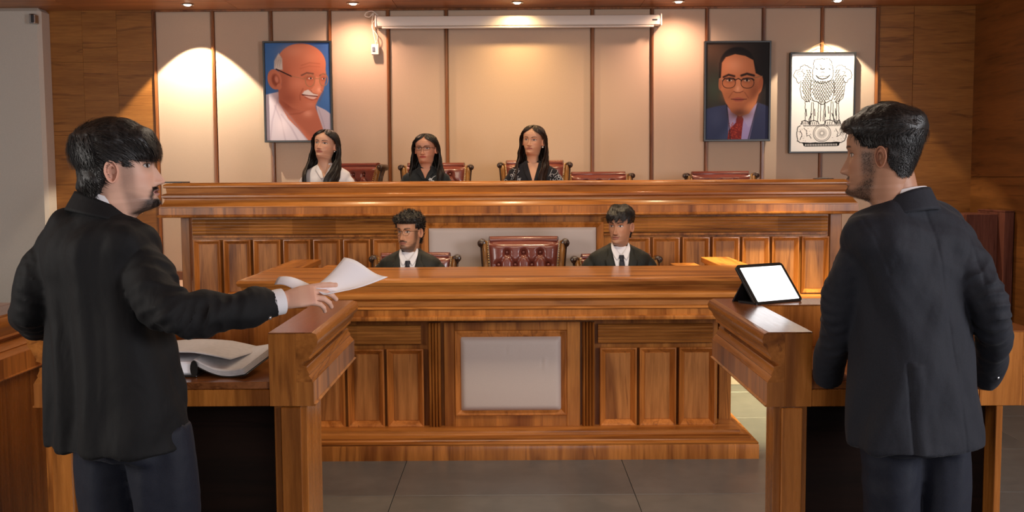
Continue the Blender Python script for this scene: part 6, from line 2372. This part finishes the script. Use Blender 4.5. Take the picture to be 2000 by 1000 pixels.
seated('woman with long brown hair in a black blouse with white floral lines', 1041, 275, 8.26, 0.652, 198, 4, -3, 182, s3, dict(male=False, gaze=0.5, jaw=0.92, nose=0.92, lip=(0.50, 0.20, 0.15)), False,
       ('blouse', M['blouse_black']), lambda t, Mh, hs: long_hair(t, Mh, hs, curtain(3), M['hair_brown'], 53), np.array((1.06, 1.0, 0.94)),
       lambda *a: (neckline(*a, skin=s3, depth=0.17, half=0.046), earring(a[0], a[3], a[7], -1, 0.007),
                   squiggles('floral_print', a[4], a[2], [(-0.24, -0.09, a[5] - 0.30, a[5] - 0.05), (0.09, 0.24, a[5] - 0.30, a[5] - 0.05), (-0.09, 0.09, a[5] - 0.32, a[5] - 0.20)], 110, M['thread_white'], a[1], 6, 0.026, 0.0017)), sw=0.190, chest=0.155, sh=0.165)

ML = man_left()
MR = man_right()

# ================================================================= HELD AND LYING THINGS
# papers in the hand of the man on the left
def sheet(name, corners, mat, bend=0.02, n=14, parent=None, sag=(0, 0, -1)):
    c = [Vector(p) for p in corners]
    sg = Vector(sag)

    def fn(u, v):
        p = c[0].lerp(c[1], u).lerp(c[3].lerp(c[2], u), v)
        return p + sg * (bend * math.sin(PI * u) * (1 - 0.3 * v)) + Vector((0, 0, 1)) * (0.006 * math.sin(PI * 2 * v))
    return MB().grid(fn, n, n).build(name, mat, parent, angle=180)


pc = [at(604, 566, 2.86), at(672, 503, 3.02), at(757, 541, 3.00), at(642, 573, 2.83)]
pt = thing('held_papers', 'white paper sheets held out in the hand of the man on the left', 'paper', pc[0])
o = sheet('sheet', pc, M['paper'], 0.010, parent=pt, sag=(0, 0.3, -1))
solid(o, 0.0015)
o = sheet('sheet', [at(p[0], p[1], p[2]) for p in ((536, 556, 2.93), (552, 543, 2.98), (640, 560, 2.98), (610, 574, 2.90))], M['paper'], -0.012, parent=pt)
solid(o, 0.0012)

# open book on the left shelf
sh = ZS + 0.001
ob = thing('open_law_book', 'thick open law book with a black cover and loose pages on the left booth shelf', 'book', (-1.0, 3.35, sh))
bx_ = at(396, 720, 3.25).x
MB().box(bx_ - 0.26, bx_ + 0.008, 3.16, 3.44, sh, sh + 0.006, 0.002).build('cover', M['frame_black'], ob)
MB().box(bx_ - 0.25, bx_ - 0.006, 3.17, 3.43, sh + 0.006, sh + 0.046, 0.006).build('page_block', M['paper'], ob)
MB().tube([(bx_ - 0.002, 3.165, sh + 0.026), (bx_ - 0.002, 3.435, sh + 0.026)], [(0.012, 0.026)] * 2, 14, up=(1, 0, 0)).build('spine', M['frame_black'], ob, angle=60)


def rightpages(off, w, yoff=0.0, mat=None, name='page_leaf'):
    def fn(u, v):
        x = bx_ - 0.004 + w * u
        zz = sh + 0.040 + off - 0.034 * math.sin(PI * min(1, u * 0.95)) * (0.75) * (1 - v * 0.4) + 0.018 * u * (1 - u) + 0.012 * u * v
        zz = max(zz - 0.022 * u * (1 - v), sh + 0.003 + off * 0.5)
        return (x + 0.045 * v * u, 3.17 + yoff + 0.27 * v - 0.035 * u * (1 - v), zz)
    o = MB().grid(fn, 20, 14).build(name, mat, ob, angle=180)
    solid(o, 0.002)
    return o


rightpages(-0.004, 0.172, 0.0, M['frame_black'], 'back_cover')
for i in range(6):
    rightpages(0.000 + i * 0.0026, 0.168 - i * 0.002, 0.002, M['page'])
# loose sheets over the book
z2 = sh + 0.052


def loose(u, v):
    x0_, x1_ = bx_ - 0.27, bx_ + 0.105
    return (x0_ + (x1_ - x0_) * u + 0.05 * v, 3.165 + 0.27 * v - 0.02 * u + 0.05 * u, z2 + 0.012 * math.sin(u * PI) + 0.012 * math.sin(2.5 * u + v) - 0.010 * max(0, u - 0.7) / 0.3)


tag(solid(MB().grid(loose, 24, 14).build('loose_pages', M['page'], angle=180), 0.002), 'loose printed pages spread over the open law book', 'paper')

# tablet on the right booth
def tablet():
    zt_ = ZT + 0.001
    bl_ = Vector((at(1479, 600, 3.67).x, 3.67, zt_))
    yaw = math.radians(30)
    wdir = Vector((math.cos(yaw), math.sin(yaw), 0))
    nb = Vector((-math.sin(yaw), math.cos(yaw), 0))       # away from the viewer
    lean = math.radians(40)
    hdir = nb * math.sin(lean) + Vector((0, 0, 1)) * math.cos(lean)
    nrm = wdir.cross(hdir)                                  # faces the reader
    W_, H_ = 0.226, 0.175
    t = thing('tablet', 'tablet with a glowing white screen propped on a black folding cover', 'tablet', bl_)

    def slab(name, u0, u1, v0, v1, d0, d1, mat, parent, rad):
        mb = MB()
        pts = []
        for (cx_, cy_, a0) in ((u1 - rad, v1 - rad, 0), (u0 + rad, v1 - rad, 90), (u0 + rad, v0 + rad, 180), (u1 - rad, v0 + rad, 270)):
            for a in np.linspace(a0, a0 + 90, 6):
                pts.append((cx_ + rad * math.cos(math.radians(a)), cy_ + rad * math.sin(math.radians(a))))
        V = [tuple(bl_ + wdir * u + hdir * v - nrm * d) for d in (d1, d0) for (u, v) in pts]
        k = len(pts)
        mb.add(V, [tuple(range(k))[::-1], tuple(range(k, 2 * k))] + [(j, (j + 1) % k, k + (j + 1) % k, k + j) for j in range(k)])
        return mb.build(name, mat, parent, angle=30)
    slab('body', 0, W_, 0.004, H_, 0.001, 0.008, M['metal'], t, 0.012)
    slab('bezel', -0.003, W_ + 0.003, 0.002, H_ + 0.002, -0.0008, 0.002, M['frame_black'], t, 0.014)
    s = slab('display', 0.010, W_ - 0.010, 0.012, H_ - 0.012, -0.0016, -0.0006, M['screen_glow'], t, 0.003)
    gl = plain('faint_grey_text', (0.55, 0.58, 0.60), 0.6)
    for k in range(3):
        slab('text_line', 0.075, 0.155 - 0.02 * k, H_ - 0.030 - 0.006 * k, H_ - 0.028 - 0.006 * k, -0.0020, -0.0015, glow('faint_screen_text', (0.80, 0.86, 0.88), 1.1), s, 0.0008)
    slab('case', -0.002, W_ + 0.002, 0.0, H_ + 0.001, 0.008, 0.012, M['dark_plastic'], t, 0.012)
    # folding cover prop
    mid = bl_ + hdir * (H_ * 0.62) - nrm * 0.012
    foot = Vector((mid.x, mid.y, 0)) + nb * 0.055
    mb = MB()
    V = []
    for u in (0.0, W_ * 0.98):
        for (p, dz) in ((mid, 0), (mid - nrm * 0.006, 0), (Vector((foot.x, foot.y, zt_)), 0), (Vector((foot.x, foot.y, zt_)) - nb * 0.008, 0)):
            V.append(tuple(p + wdir * u))
    mb.add(V, [(0, 1, 5, 4), (1, 2, 6, 5), (2, 3, 7, 6), (3, 0, 4, 7), (0, 3, 2, 1), (4, 5, 6, 7)])
    V = [tuple(bl_ + wdir * u + q) for u in (0, W_ * 0.98) for q in (Vector((0, 0, 0)) + nb * 0.004, Vector((0, 0, 0.006)) + nb * 0.004, (foot - Vector((mid.x, mid.y, 0))) * 0 + nb * 0.10 + Vector((0, 0, 0.006)), nb * 0.10)]
    mb.add(V, [(0, 1, 5, 4), (1, 2, 6, 5), (2, 3, 7, 6), (3, 0, 4, 7), (0, 3, 2, 1), (4, 5, 6, 7)])
    mb.build('folding_cover', M['dark_plastic'], t, angle=30)
    return t


tablet()
